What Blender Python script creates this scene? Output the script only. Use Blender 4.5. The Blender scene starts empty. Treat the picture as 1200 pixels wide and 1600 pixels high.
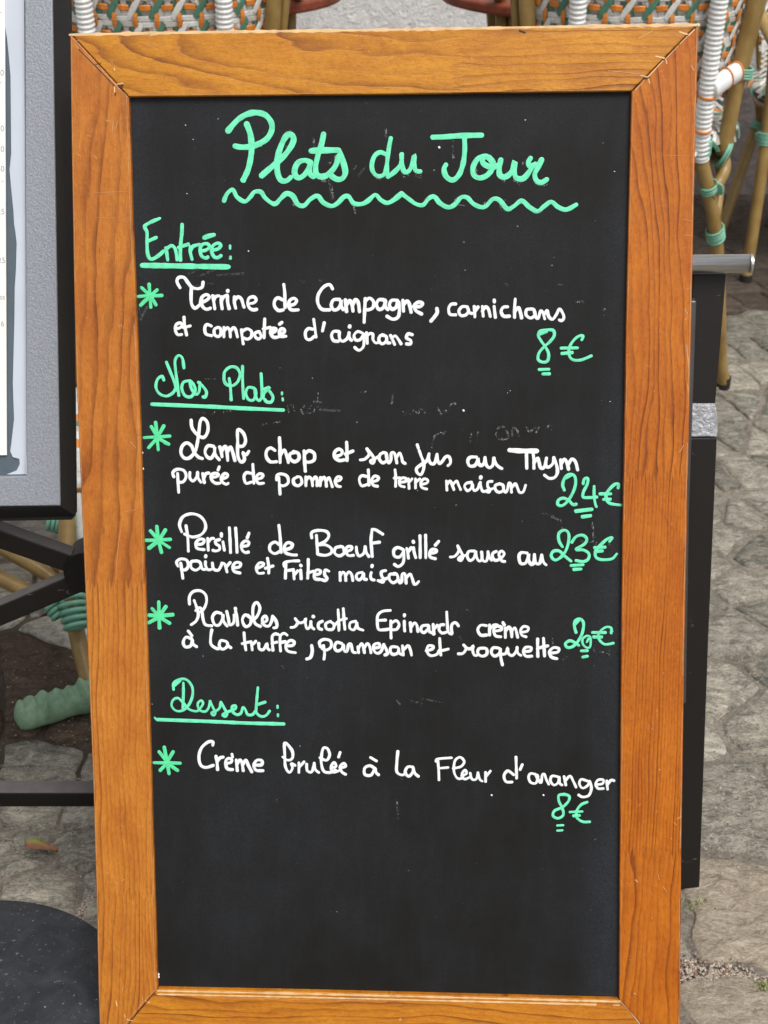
import bpy, bmesh, math, random
from mathutils import Vector, Matrix, noise
random.seed(7)
R = math.radians
scn = bpy.context.scene
COL = scn.collection

# ---------------------------------------------------------------- camera, sky, sun, exposure
PITCH = 28.0; FPX = 2219.0; CAM_H = 1.165
cam_d = bpy.data.cameras.new('camera'); cam = bpy.data.objects.new('camera', cam_d); COL.objects.link(cam)
cam.location = (0, 0, CAM_H); cam.rotation_euler = (R(90 - PITCH), 0, 0)
cam_d.sensor_fit = 'VERTICAL'; cam_d.sensor_height = 36.0; cam_d.lens = FPX / 1600 * 36.0
cam_d.clip_start = 0.05; cam_d.clip_end = 200
cam_d.dof.use_dof = True; cam_d.dof.focus_distance = 1.36; cam_d.dof.aperture_fstop = 15
scn.camera = cam
scn.render.resolution_x = 768; scn.render.resolution_y = 1024

SUN_EL, SUN_AZ = 61.0, 150.0        # soft high daylight, from behind the camera's right shoulder
world = bpy.data.worlds.new('World'); scn.world = world; world.use_nodes = True
wn = world.node_tree; bg = wn.nodes['Background']
sky = wn.nodes.new('ShaderNodeTexSky'); sky.sky_type = 'NISHITA'; sky.sun_disc = False
sky.sun_elevation = R(SUN_EL); sky.sun_rotation = R(SUN_AZ); sky.dust_density = 5.0; sky.air_density = 1.0; sky.ozone_density = 0.6
hs = wn.nodes.new('ShaderNodeHueSaturation'); hs.inputs['Saturation'].default_value = 0.38; hs.inputs['Value'].default_value = 1.0
wn.links.new(sky.outputs[0], hs.inputs['Color']); wn.links.new(hs.outputs[0], bg.inputs['Color'])
bg.inputs['Strength'].default_value = 0.13
sun_d = bpy.data.lights.new('sun', 'SUN'); sun = bpy.data.objects.new('sun', sun_d); COL.objects.link(sun)
sun_d.energy = 1.7; sun_d.angle = R(28); sun_d.color = (1.0, 0.96, 0.90)
az = R(SUN_AZ); el = R(SUN_EL)
sdir = Vector((math.sin(az) * math.cos(el), math.cos(az) * math.cos(el), math.sin(el)))   # towards the sun
sun.rotation_euler = sdir.to_track_quat('Z', 'Y').to_euler()
vs = scn.view_settings; vs.view_transform = 'Standard'; vs.look = 'None'; vs.gamma = 1.0; vs.use_curve_mapping = False
vs.exposure = 0.22

# ---------------------------------------------------------------- geometry of the view (real places found from sight lines)
CP, SP = math.cos(R(PITCH)), math.sin(R(PITCH))
CAMP = Vector((0, 0, CAM_H))
def ray(px, py):
    a = (px - 600) / FPX; b = (py - 800) / FPX
    return Vector((a, CP - b * SP, -SP - b * CP))
def atD(px, py, D):
    d = ray(px, py); return CAMP + d * (D / d.y)
def ground(px, py, z=0.0):
    d = ray(px, py); return CAMP + d * ((z - CAM_H) / d.z)

# board frame of reference: x along the board, z up the board, y into it
LEAN = 20.5; YAW = 3.3
BC = CAMP + ray(600, 800) * 1.36
BROT = Matrix.Rotation(R(-YAW), 3, 'Z') @ Matrix.Rotation(R(-LEAN), 3, 'X')
BX, BY, BZ = BROT.col[0].copy(), BROT.col[1].copy(), BROT.col[2].copy()
def on_board(px, py, depth=0.0):
    """pixel -> board coordinates (x, z) on the plane `depth` behind the rail faces"""
    d = ray(px, py); o = BC + BY * depth
    t = (o - CAMP).dot(BY) / d.dot(BY)
    p = CAMP + d * t - BC
    return p.dot(BX), p.dot(BZ)

# ---------------------------------------------------------------- scene helpers
def tag(o, label=None, cat=None, group=None, kind=None):
    if label: o['label'] = label
    if cat: o['category'] = cat
    if group: o['group'] = group
    if kind: o['kind'] = kind
    return o
def empty(name, loc=(0, 0, 0), rot=None):
    o = bpy.data.objects.new(name, None); COL.objects.link(o); o.location = loc
    if rot is not None: o.rotation_euler = rot
    o.empty_display_size = 0.05
    return o
def link(name, verts, faces, mat, parent=None, smooth=False, mi=None, loc=None):
    me = bpy.data.meshes.new(name); me.from_pydata([tuple(v) for v in verts], [], faces)
    mats = mat if isinstance(mat, (list, tuple)) else [mat]
    for m in mats: me.materials.append(m)
    if mi:
        for p, i in zip(me.polygons, mi): p.material_index = i
    if smooth:
        me.polygons.foreach_set('use_smooth', [True] * len(me.polygons))
    me.update()
    o = bpy.data.objects.new(name, me); COL.objects.link(o)
    if parent: o.parent = parent
    if loc is not None: o.location = loc
    return o
def fix(o):
    bm = bmesh.new(); bm.from_mesh(o.data); bmesh.ops.recalc_face_normals(bm, faces=bm.faces); bm.to_mesh(o.data); bm.free(); return o
def bevel(o, w, seg=2):
    m = o.modifiers.new('bevel', 'BEVEL'); m.width = w; m.segments = seg; m.limit_method = 'ANGLE'; m.angle_limit = R(35)
    return o
class MB:
    def __init__(s): s.v = []; s.f = []; s.m = []
    def add(s, v, f, m=0):
        n = len(s.v); s.v += [tuple(x) for x in v]; s.f += [tuple(i + n for i in q) for q in f]; s.m += [m] * len(f)
    def build(s, name, mat, parent=None, smooth=False, loc=None):
        return fix(link(name, s.v, s.f, mat, parent, smooth, s.m, loc))
    def box(s, a, b, m=0):
        x0, y0, z0 = a; x1, y1, z1 = b
        v = [(x0,y0,z0),(x1,y0,z0),(x1,y1,z0),(x0,y1,z0),(x0,y0,z1),(x1,y0,z1),(x1,y1,z1),(x0,y1,z1)]
        s.add(v, [(0,3,2,1),(4,5,6,7),(0,1,5,4),(1,2,6,5),(2,3,7,6),(3,0,4,7)], m)
    def beam(s, p, q, w, h, up=(0, 0, 1), m=0):
        p = Vector(p); q = Vector(q); d = (q - p).normalized(); u = Vector(up)
        side = d.cross(u).normalized(); u = side.cross(d).normalized()
        v = [e + side * (sx * w / 2) + u * (sy * h / 2) for e in (p, q) for sx, sy in ((-1,-1),(1,-1),(1,1),(-1,1))]
        s.add(v, [(0,1,2,3),(7,6,5,4),(0,4,5,1),(1,5,6,2),(2,6,7,3),(3,7,4,0)], m)
    def tube(s, pts, rad, n=12, m=0, caps=True, rib=None, ribamp=0.0, ribn=6):
        """smooth tube along pts; rib = spacing of wound strands that ridge it"""
        P = smooth_path([Vector(p) for p in pts], 8) if len(pts) > 2 else [Vector(p) for p in pts]
        L = [0.0]
        for a, b in zip(P, P[1:]): L.append(L[-1] + (b - a).length)
        tot = L[-1]
        if rib:
            k = max(2, int(tot / rib * ribn)); ts = [tot * i / k for i in range(k + 1)]
        else: ts = L
        rfun = rad if callable(rad) else (lambda t: rad)
        def at(t):
            for i in range(len(L) - 1):
                if t <= L[i + 1] + 1e-9:
                    f = (t - L[i]) / max(1e-9, L[i + 1] - L[i]); return P[i].lerp(P[i + 1], f)
            return P[-1]
        pp = [at(t) for t in ts]
        ref = Vector((0.31, 0.2, 0.93)); v = []; prev = None
        for i, p in enumerate(pp):
            d = (pp[min(i + 1, len(pp) - 1)] - pp[max(i - 1, 0)]).normalized()
            if prev is None:
                a = d.cross(ref).normalized()
            else:
                a = (prev - d * prev.dot(d)).normalized()
            prev = a; b = d.cross(a)
            r = rfun(ts[i] / tot)
            if rib: r += ribamp * abs(math.sin(math.pi * ts[i] / rib))
            for j in range(n):
                th = 2 * math.pi * j / n
                v.append(p + a * (r * math.cos(th)) + b * (r * math.sin(th)))
        f = [(i*n+j, i*n+(j+1)%n, (i+1)*n+(j+1)%n, (i+1)*n+j) for i in range(len(pp)-1) for j in range(n)]
        if caps:
            f.append(tuple(range(n-1, -1, -1))); f.append(tuple((len(pp)-1)*n + j for j in range(n)))
        s.add(v, f, m)
    def ring(s, c, ax, Rr, r, n=20, k=8, m=0, sx=1.0, a0=0, a1=360):
        c = Vector(c); ax = Vector(ax).normalized(); a = ax.cross(Vector((0.2, 0.9, 0.3))).normalized(); b = ax.cross(a)
        full = a1 - a0 >= 360; v = []
        for i in range(n if full else n + 1):
            th = R(a0 + (a1 - a0) * i / n); rad = a * math.cos(th) * sx + b * math.sin(th)
            for j in range(k):
                ph = 2 * math.pi * j / k
                v.append(c + rad * (Rr + r * math.cos(ph)) + ax * (r * math.sin(ph)))
        cnt = n
        f = [(i*k+j, i*k+(j+1)%k, ((i+1)%(n if full else n+1))*k+(j+1)%k, ((i+1)%(n if full else n+1))*k+j) for i in range(cnt) for j in range(k)]
        s.add(v, f, m)
def smooth_path(P, sub=6):
    if len(P) < 3: return list(P)
    out = []
    for i in range(len(P) - 1):
        p0 = P[max(i-1, 0)]; p1 = P[i]; p2 = P[i+1]; p3 = P[min(i+2, len(P)-1)]
        for k in range(sub):
            t = k / sub
            out.append(0.5*((2*p1)+(-p0+p2)*t+(2*p0-5*p1+4*p2-p3)*t*t+(-p0+3*p1-3*p2+p3)*t*t*t))
    out.append(P[-1]); return out

# ---------------------------------------------------------------- material helpers
class NT:
    def __init__(s, name):
        s.mat = bpy.data.materials.new(name); s.mat.use_nodes = True; s.t = s.mat.node_tree
        s.b = s.t.nodes['Principled BSDF']
    def n(s, typ, ins=None, **kw):
        x = s.t.nodes.new('ShaderNode' + typ)
        for k, v in kw.items(): setattr(x, k, v)
        for k, v in (ins or {}).items(): s.set(x.inputs[k], v)
        return x
    def set(s, inp, v):
        if isinstance(v, bpy.types.NodeSocket): s.t.links.new(v, inp)
        elif isinstance(v, (tuple, list)) and inp.type == 'RGBA' and len(v) == 3: inp.default_value = (*v, 1)
        else: inp.default_value = v
    def m(s, op, a, b=0.0, c=None, clamp=False):
        x = s.n('Math', operation=op, use_clamp=clamp); s.set(x.inputs[0], a); s.set(x.inputs[1], b)
        if c is not None: s.set(x.inputs[2], c)
        return x.outputs[0]
    def coord(s, kind='Object'): return s.n('TexCoord').outputs[kind]
    def xyz(s, v):
        x = s.n('SeparateXYZ', {0: v}); return x.outputs[0], x.outputs[1], x.outputs[2]
    def vec(s, x, y, z): return s.n('CombineXYZ', {0: x, 1: y, 2: z}).outputs[0]
    def noise(s, vec, scale, detail=4, rough=0.5, out='Fac', dist=0.0):
        return s.n('TexNoise', {'Vector': vec, 'Scale': scale, 'Detail': detail, 'Roughness': rough, 'Distortion': dist}).outputs[out]
    def ramp(s, f, stops, interp='LINEAR'):
        x = s.n('ValToRGB', {'Fac': f}); cr = x.color_ramp; cr.interpolation = interp
        while len(cr.elements) < len(stops): cr.elements.new(0.5)
        for e, (p, c) in zip(cr.elements, stops):
            e.position = p; e.color = (c, c, c, 1) if not isinstance(c, (tuple, list)) else (*c, 1)
        return x.outputs[0]
    def mix(s, f, a, b, blend='MIX'):
        x = s.n('Mix', data_type='RGBA', blend_type=blend); s.set(x.inputs[0], f); s.set(x.inputs[6], a); s.set(x.inputs[7], b)
        return x.outputs[2]
    def mixf(s, f, a, b):
        x = s.n('Mix', data_type='FLOAT'); s.set(x.inputs[0], f); s.set(x.inputs[2], a); s.set(x.inputs[3], b)
        return x.outputs[0]
    def bump(s, h, dist=0.001, strength=1.0, nrm=None):
        x = s.n('Bump', {'Height': h, 'Distance': dist, 'Strength': strength})
        if nrm is not None: s.set(x.inputs['Normal'], nrm)
        s.set(s.b.inputs['Normal'], x.outputs[0]); return x.outputs[0]
    def out(s, col=None, rough=None, metal=None, spec=None, coat=None):
        for k, v in (('Base Color', col), ('Roughness', rough), ('Metallic', metal), ('Specular IOR Level', spec), ('Coat Weight', coat)):
            if v is not None: s.set(s.b.inputs[k], v)
        return s.mat
def plain(name, col, rough=0.5, metal=0.0, var=0.15, scale=30, bump=0.0, bscale=400, spec=0.5):
    t = NT(name); c = t.coord()
    f = t.noise(c, scale, 5, 0.6)
    k = t.ramp(f, [(0.3, 1 - var), (0.7, 1 + 0)])
    t.out(t.mix(1.0, col, k, 'MULTIPLY'), rough, metal, spec)
    if bump: t.bump(t.noise(c, bscale, 4, 0.6), bump)
    return t.mat

def wood_mat(name, axis, base, dark, segs, rough=0.38):
    """varnished pine: growth rings cut at a slant; finger jointed lengths. segs = [(start, T0, a, L0, freq, tint)]"""
    t = NT(name); c = t.coord(); x, y, z = t.xyz(c)
    Lc, T = (x, z) if axis == 'x' else (z, x)
    def pick(i, mask_chain):
        return mask_chain
    tri = t.m('PINGPONG', T, 0.0021)
    vals = [segs[0][1:]]
    cur = {k: segs[0][k] for k in (1, 2, 3, 4, 5, 6)}
    socks = dict(cur); edge = 0.0
    for sg in segs[1:]:
        lim = t.m('ADD', t.m('MULTIPLY', tri, 5.0), sg[0])
        msk = t.m('GREATER_THAN', Lc, lim)
        for k in (1, 2, 3, 4, 5, 6): socks[k] = t.mixf(msk, socks[k], sg[k])
        d = t.m('ABSOLUTE', t.m('SUBTRACT', Lc, lim))
        ln = t.m('LESS_THAN', d, 0.0007)
        edge = t.m('MAXIMUM', edge, ln) if not isinstance(edge, float) else ln
    lv = t.vec(t.m('MULTIPLY', Lc, 3.2), t.m('MULTIPLY', T, 16.0), t.m('MULTIPLY', y, 16.0))
    wob = t.noise(lv, 1.0, 3, 0.55)
    wob2 = t.noise(t.vec(t.m('MULTIPLY', Lc, 14.0), t.m('MULTIPLY', T, 60.0), socks[4]), 1.0, 3, 0.5)
    Ts = t.m('ADD', t.m('SUBTRACT', T, socks[1]), t.m('MULTIPLY', t.m('SUBTRACT', wob, 0.5), socks[6]))
    Ls = t.m('MULTIPLY', t.m('SUBTRACT', Lc, socks[3]), socks[2])
    r = t.m('SQRT', t.m('ADD', t.m('MULTIPLY', Ts, Ts), t.m('ADD', t.m('MULTIPLY', Ls, Ls), 0.00002)))
    ph = t.m('ADD', t.m('MULTIPLY', r, socks[4]), t.m('MULTIPLY', wob2, 1.0))
    fr = t.m('FRACT', ph)
    ring = t.ramp(fr, [(0.0, 0.15), (0.12, 0.0), (0.55, 0.18), (0.86, 0.85), (0.93, 1.0), (1.0, 0.15)])
    rid = t.m('FLOOR', ph)
    rvar = t.n('TexWhiteNoise', {'W': rid}, noise_dimensions='1D').outputs['Value']
    ring = t.m('MULTIPLY', ring, t.m('MULTIPLY_ADD', rvar, 0.9, 0.25))
    fade = t.noise(t.vec(t.m('MULTIPLY', Lc, 6.0), t.m('MULTIPLY', T, 22.0), 7.0), 1.0, 3, 0.6)
    ring = t.m('MULTIPLY', ring, t.ramp(fade, [(0.30, 0.25), (0.62, 1.0)]))
    fib = t.noise(t.vec(t.m('MULTIPLY', Lc, 55.0), t.m('MULTIPLY', T, 1500.0), 0.0), 1.0, 4, 0.7)
    mot = t.noise(t.vec(t.m('MULTIPLY', Lc, 150.0), t.m('MULTIPLY', T, 330.0), 5.0), 1.0, 6, 0.75)
    blot = t.noise(t.vec(t.m('MULTIPLY', Lc, 12.0), t.m('MULTIPLY', T, 34.0), 3.0), 1.0, 6, 0.68, dist=0.8)
    pore = t.noise(t.vec(t.m('MULTIPLY', Lc, 110.0), t.m('MULTIPLY', T, 1100.0), 9.0), 1.0, 2, 0.6)
    col = t.mix(t.m('MULTIPLY', ring, 0.95, clamp=True), base, dark)
    col = t.mix(t.ramp(fib, [(0.38, 0.0), (0.70, 0.55)]), col, t.mix(1.0, col, (0.68, 0.60, 0.55), 'MULTIPLY'))
    tint = t.mix(socks[5], (1.06, 1.08, 1.1), (0.86, 0.70, 0.60))
    col = t.mix(1.0, col, tint, 'MULTIPLY')
    col = t.mix(t.ramp(blot, [(0.40, 0.0), (0.68, 0.75)]), col, t.mix(1.0, col, (0.74, 0.58, 0.48), 'MULTIPLY'))
    col = t.mix(t.ramp(blot, [(0.26, 0.6), (0.42, 0.0)]), col, t.mix(1.0, col, (1.15, 1.20, 1.3), 'MULTIPLY'))
    col = t.mix(t.ramp(mot, [(0.50, 0.0), (0.66, 0.6)]), col, t.mix(1.0, col, (0.70, 0.62, 0.56), 'MULTIPLY'))
    col = t.mix(t.ramp(mot, [(0.34, 0.5), (0.46, 0.0)]), col, t.mix(1.0, col, (1.22, 1.28, 1.4), 'MULTIPLY'))
    col = t.mix(t.ramp(pore, [(0.66, 0.0), (0.74, 0.6)]), col, tuple(k * 0.6 for k in dark))
    if not isinstance(edge, float): col = t.mix(t.m('MULTIPLY', edge, 0.25), col, tuple(k * 0.6 for k in dark))
    # rubbed and dented spots where the varnish has gone pale
    sp = t.noise(c, 120, 4, 0.75); sp2 = t.noise(c, 13, 3, 0.6)
    wear = t.m('MULTIPLY', t.ramp(sp, [(0.64, 0.0), (0.70, 0.8)]), t.ramp(sp2, [(0.48, 0.0), (0.62, 1.0)]))
    col = t.mix(wear, col, (0.66, 0.40, 0.22))
    sm = t.noise(c, 22, 4, 0.65)
    t.out(col, t.m('MULTIPLY_ADD', sm, 0.40, rough - 0.18), 0.0, 0.33, 0.10)
    t.b.inputs['Coat Roughness'].default_value = 0.2
    t.bump(t.m('ADD', t.m('MULTIPLY', ring, -0.4), t.m('ADD', t.m('MULTIPLY', fib, 0.5), t.m('ADD', t.m('MULTIPLY', sp, 0.9), t.m('MULTIPLY', sm, 1.6)))), 0.0006)
    return t.mat

M = {}
M['wood_top'] = wood_mat('varnished_pine_top', 'x', (0.58, 0.245, 0.012), (0.22, 0.062, 0.003),
    [(-9, 0.470, 0.30, 0.02, 75, 0.05, .06), (0.055, 0.36, 0.05, 0.60, 150, 0.18, .04)])
M['wood_left'] = wood_mat('varnished_pine_left', 'z', (0.53, 0.192, 0.022), (0.18, 0.045, 0.005),
    [(-9, -0.36, 0.02, 0.0, 210, 0.0, .03), (-0.40, -0.42, 0.03, -0.3, 180, 0.0, .03), (-0.083, -0.335, 0.10, 0.62, 85, 0.35, .06)])
M['wood_right'] = wood_mat('varnished_pine_right', 'z', (0.53, 0.163, 0.008), (0.145, 0.027, 0.002),
    [(-9, 0.40, 0.03, -0.3, 170, 0.30, .04), (-0.335, 0.40, 0.01, -0.28, 330, 0.45, .012), (0.036, 0.165, 0.17, 0.02, 170, 0.35, .045)])
M['wood_bottom'] = wood_mat('varnished_pine_bottom', 'x', (0.56, 0.215, 0.014), (0.19, 0.050, 0.004),
    [(-9, -0.60, 0.05, 0.1, 150, 0.1, .05), (0.02, -0.62, 0.05, 0.1, 160, 0.3, .05)])
M['edge_wear'] = plain('rubbed_varnish_edge', (0.58, 0.29, 0.12), 0.5, var=0.35, scale=80)
M['bare_lit_wood'] = plain('bare_and_sky_lit_wood', (0.84, 0.56, 0.28), 0.6, var=0.35, scale=60)  # bare wood of the scars; also the painted sky light on rail edges
M['crack'] = plain('dark_crack', (0.06, 0.02, 0.008), 0.8)
def slate():
    t = NT('black_chalkboard'); c = t.coord(); x, y, z = t.xyz(c)
    n1 = t.noise(c, 5, 6, 0.65); n2 = t.noise(c, 900, 2, 0.7); n3 = t.noise(t.vec(t.m('MULTIPLY', x, 90), y, t.m('MULTIPLY', z, 16)), 1.0, 4, 0.6)
    edge = t.m('MAXIMUM', t.ramp(t.m('ABSOLUTE', t.m('ADD', x, 0.008)), [(0.205, 0.0), (0.24, 1.0)]), t.ramp(z, [(0.33, 0.0), (0.43, 0.5)]))
    wp = t.m('MULTIPLY', t.ramp(n1, [(0.38, 0.0), (0.75, 1.0)]), 0.8)
    dust = t.m('MULTIPLY', t.m('ADD', t.m('MULTIPLY', edge, 0.75), wp), t.ramp(n2, [(0.3, 0.15), (0.75, 1.0)]))
    dust = t.m('ADD', t.m('MULTIPLY', dust, 0.5), t.m('MULTIPLY', t.ramp(n3, [(0.5, 0.0), (0.8, 1.0)]), 0.07))
    sc = t.noise(c, 240, 2, 0.6)
    col = t.mix(dust, (0.0078, 0.0075, 0.0066), (0.048, 0.058, 0.076))
    col = t.mix(t.ramp(sc, [(0.77, 0.0), (0.81, 0.35)]), col, (0.4, 0.42, 0.42))
    t.out(col, t.m('MULTIPLY_ADD', n1, 0.2, 0.52), 0.0, 0.2)
    t.bump(n2, 0.00012)
    return t.mat
M['slate'] = slate()
def paint(name, col, thick):
    t = NT(name); c = t.coord(); a = t.noise(c, 130, 6, 0.75); b = t.noise(c, 900, 3, 0.7)
    t.out(t.mix(t.ramp(a, [(0.42, 0.0), (0.62, thick)]), col, tuple(k * 0.70 for k in col)), 0.55, 0, 0.35)
    t.bump(b, 0.0001); return t.mat
M['white_ink'] = paint('white_liquid_chalk', (0.82, 0.86, 0.87), 0.5)
M['green_dense'] = paint('green_liquid_chalk_dense', (0.10, 0.72, 0.33), 0.5)
M['green_ink'] = paint('mint_liquid_chalk', (0.16, 0.80, 0.47), 0.7)
def ghost():
    t = NT('wiped_chalk'); c = t.coord(); a = t.noise(c, 420, 3, 0.8)
    t.out((0.30, 0.31, 0.31), 0.8); t.set(t.b.inputs['Alpha'], t.ramp(a, [(0.50, 0.0), (0.66, 0.75)])); return t.mat
M['ghost'] = ghost()
def haze_smear():
    t = NT('chalk_smear'); c = t.coord(); a = t.noise(c, 300, 3, 0.8)
    t.out((0.25, 0.29, 0.29), 0.8); t.set(t.b.inputs['Alpha'], t.ramp(a, [(0.42, 0.0), (0.75, 0.35)])); return t.mat
M['smear'] = haze_smear()
# ---------------------------------------------------------------- the menu board
broot = empty('menu_board', BC)
broot.rotation_mode = 'QUATERNION'; broot.rotation_quaternion = BROT.to_quaternion()
tag(broot, 'handwritten menu chalkboard in a wide varnished pine frame, leaning upright on the paving', 'menu board')
PD = 0.006          # the black panel lies this far behind the rail faces
def poly_edge(pts, k=8):
    return [on_board(*p) for p in pts]
L_out = [(109.5,52),(112,240),(115.8,460),(119.4,600),(127,780),(136.5,1000),(146,1240),(150.5,1400),(155,1600),(157.5,1653)]
L_in  = [(201,151),(207,335),(212.5,480),(217.4,600),(221,720),(227,915),(231.5,1045),(236,1200),(241,1380),(246,1545)]
R_in  = [(987,142),(983,300),(979,470),(974.7,700),(973,815),(971.3,950),(970.3,1080),(969.3,1200),(968.2,1400),(967.5,1562)]
R_out = [(1091.5,36.5),(1086,240),(1081.2,460),(1077.5,620),(1073.7,800),(1069.5,1000),(1066.7,1200),(1064.4,1350),(1062.6,1600),(1062,1673)]
T_out = [(109.5,52),(350,47.5),(600,44.5),(850,40),(1091.5,36.5)]
T_in  = [(201,151),(400,149),(600,147),(800,144.5),(987,142)]
B_in  = [(246,1545),(490,1550),(730,1556),(967.5,1562)]
B_out = [(157.5,1653),(460,1660),(760,1667),(1062,1673)]
THK = 0.024
def rail(name, A, B, mat, gapA=0.0):
    a = poly_edge(A); b = poly_edge(B)
    # shrink a hair at both mitred ends so the joint reads as a joint
    v = []; n = len(a)
    def sh(p, q, d):
        l = math.hypot(q[0]-p[0], q[1]-p[1]); return (p[0]+(q[0]-p[0])*d/l, p[1]+(q[1]-p[1])*d/l)
    a[0] = sh(a[0], a[1], 0.0004); b[0] = sh(b[0], b[1], 0.0004); a[-1] = sh(a[-1], a[-2], 0.0004); b[-1] = sh(b[-1], b[-2], 0.0004)
    for y in (0.0, THK):
        for p in a: v.append((p[0], y, p[1]))
        for p in b: v.append((p[0], y, p[1]))
    f = []
    for i in range(n-1):
        f.append((i, i+1, n+i+1, n+i)); f.append((2*n+i, 3*n+i, 3*n+i+1, 2*n+i+1))
        f.append((i, 2*n+i, 2*n+i+1, i+1)); f.append((n+i, n+i+1, 3*n+i+1, 3*n+i))
    f.append((0, n, 3*n, 2*n)); f.append((n-1, 3*n-1, 4*n-1, 2*n-1))
    o = fix(link(name, v, f, mat, broot)); bevel(o, 0.0011, 2); return o
rail('rail', T_out, T_in, [M['wood_top']])
rail('rail', L_out, L_in, [M['wood_left']])
rail('rail', R_in, R_out, [M['wood_right']])
rail('rail', B_in, B_out, [M['wood_bottom']])
# top edge and ledge under the panel: bare wood, with sky light painted in paler
def board_ribbon(mb, pts, w, h, depth, m=0, taper=True, jit=0.06, seed=0, flat=False):
    """a rounded stroke of paint laid on the board along pixel pts; w in metres"""
    P = [Vector((*on_board(px, py, depth),)) for px, py in pts]
    if len(P) > 2: P = smooth_path(P, 6)
    # resample
    Q = [P[0]]
    for p in P[1:]:
        if (p - Q[-1]).length > w * 0.16: Q.append(p)
    if len(Q) < 2: Q.append(P[-1] + Vector((w * 0.05, 0)))
    n = len(Q); rows = []
    tang = []
    for i in range(n):
        d = Q[min(i+1, n-1)] - Q[max(i-1, 0)]
        tang.append(d.normalized() if d.length > 1e-9 else Vector((1, 0)))
    seq = []
    for k in (1.0, 0.9, 0.6, 0.3): seq.append((Q[0] - tang[0] * (w/2*k), tang[0], math.sqrt(max(0.0, 1-k*k)) if k < 1 else 0.06))
    for i in range(n): seq.append((Q[i], tang[i], 1.0))
    for k in (0.3, 0.6, 0.9, 1.0): seq.append((Q[-1] + tang[-1] * (w/2*k), tang[-1], math.sqrt(max(0.0, 1-k*k)) if k < 1 else 0.06))
    v = []
    for p, t, s in seq:
        nn = Vector((-t.y, t.x)); j = 1 + jit * noise.noise(Vector((p.x*140 + seed, p.y*140, seed*3.1)))*2
        for o, hh in ((-1, 0), (-0.86, 0.7), (0, 1), (0.86, 0.7), (1, 0)):
            q = p + nn * (o * w/2 * s * j)
            v.append((q.x, depth - 0.00006 - hh*h*(0.4 + 0.6*s) - (seed % 7)*0.00001, q.y))
    f = [(i*5+j, i*5+j+1, i*5+j+6, i*5+j+5) for i in range(len(seq)-1) for j in range(4)]
    mb.add(v, f, m)
mb = MB()
random.seed(3)
def pale_edge_line(A, w, depth, gap=0.0, jit=0.35):
    """pale line along a rail edge, broken here and there"""
    run = []
    for a, b in zip(A, A[1:]):
        L = math.hypot(b[0]-a[0], b[1]-a[1]); k = max(1, int(L/9))
        for i in range(k):
            run.append((a[0]+(b[0]-a[0])*i/k, a[1]+(b[1]-a[1])*i/k))
    run.append(A[-1]); i = 0
    while i < len(run)-1:
        j = min(len(run)-1, i + random.randint(6, 40)); ww = w*random.uniform(0.75, 1.15)
        board_ribbon(mb, run[i:j+1], ww, 0.00006, depth, seed=i, jit=jit)
        i = j + (random.randint(1, 9) if random.random() < gap else 0)
pale_edge_line([(p[0], p[1]+2.4) for p in T_out], 0.0026, 0.0)
pale_edge_line([(p[0], p[1]+3.2) for p in B_in], 0.0020, 0.0)
pale_edge_line([(p[0], p[1]+8.6) for p in B_in], 0.0014, 0.0, 0.1)
em = MB(); mb_, mb = mb, em
pale_edge_line([(p[0]-2.2, p[1]) for p in R_out], 0.0006, 0.0, 0.8)
pale_edge_line([(p[0]+2.0, p[1]) for p in L_out], 0.0006, 0.0, 0.6)
pale_edge_line([(p[0]-3.4, p[1]) for p in L_in], 0.0005, 0.0, 0.6)
pale_edge_line([(p[0]+2.4, p[1]) for p in R_in], 0.0004, 0.0, 0.9)
pale_edge_line([(p[0], p[1]-2.0) for p in T_in], 0.0004, 0.0, 0.8)
em.build('rubbed_edges', M['edge_wear'], broot)['kind'] = 'stuff'
mb = mb_
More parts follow.
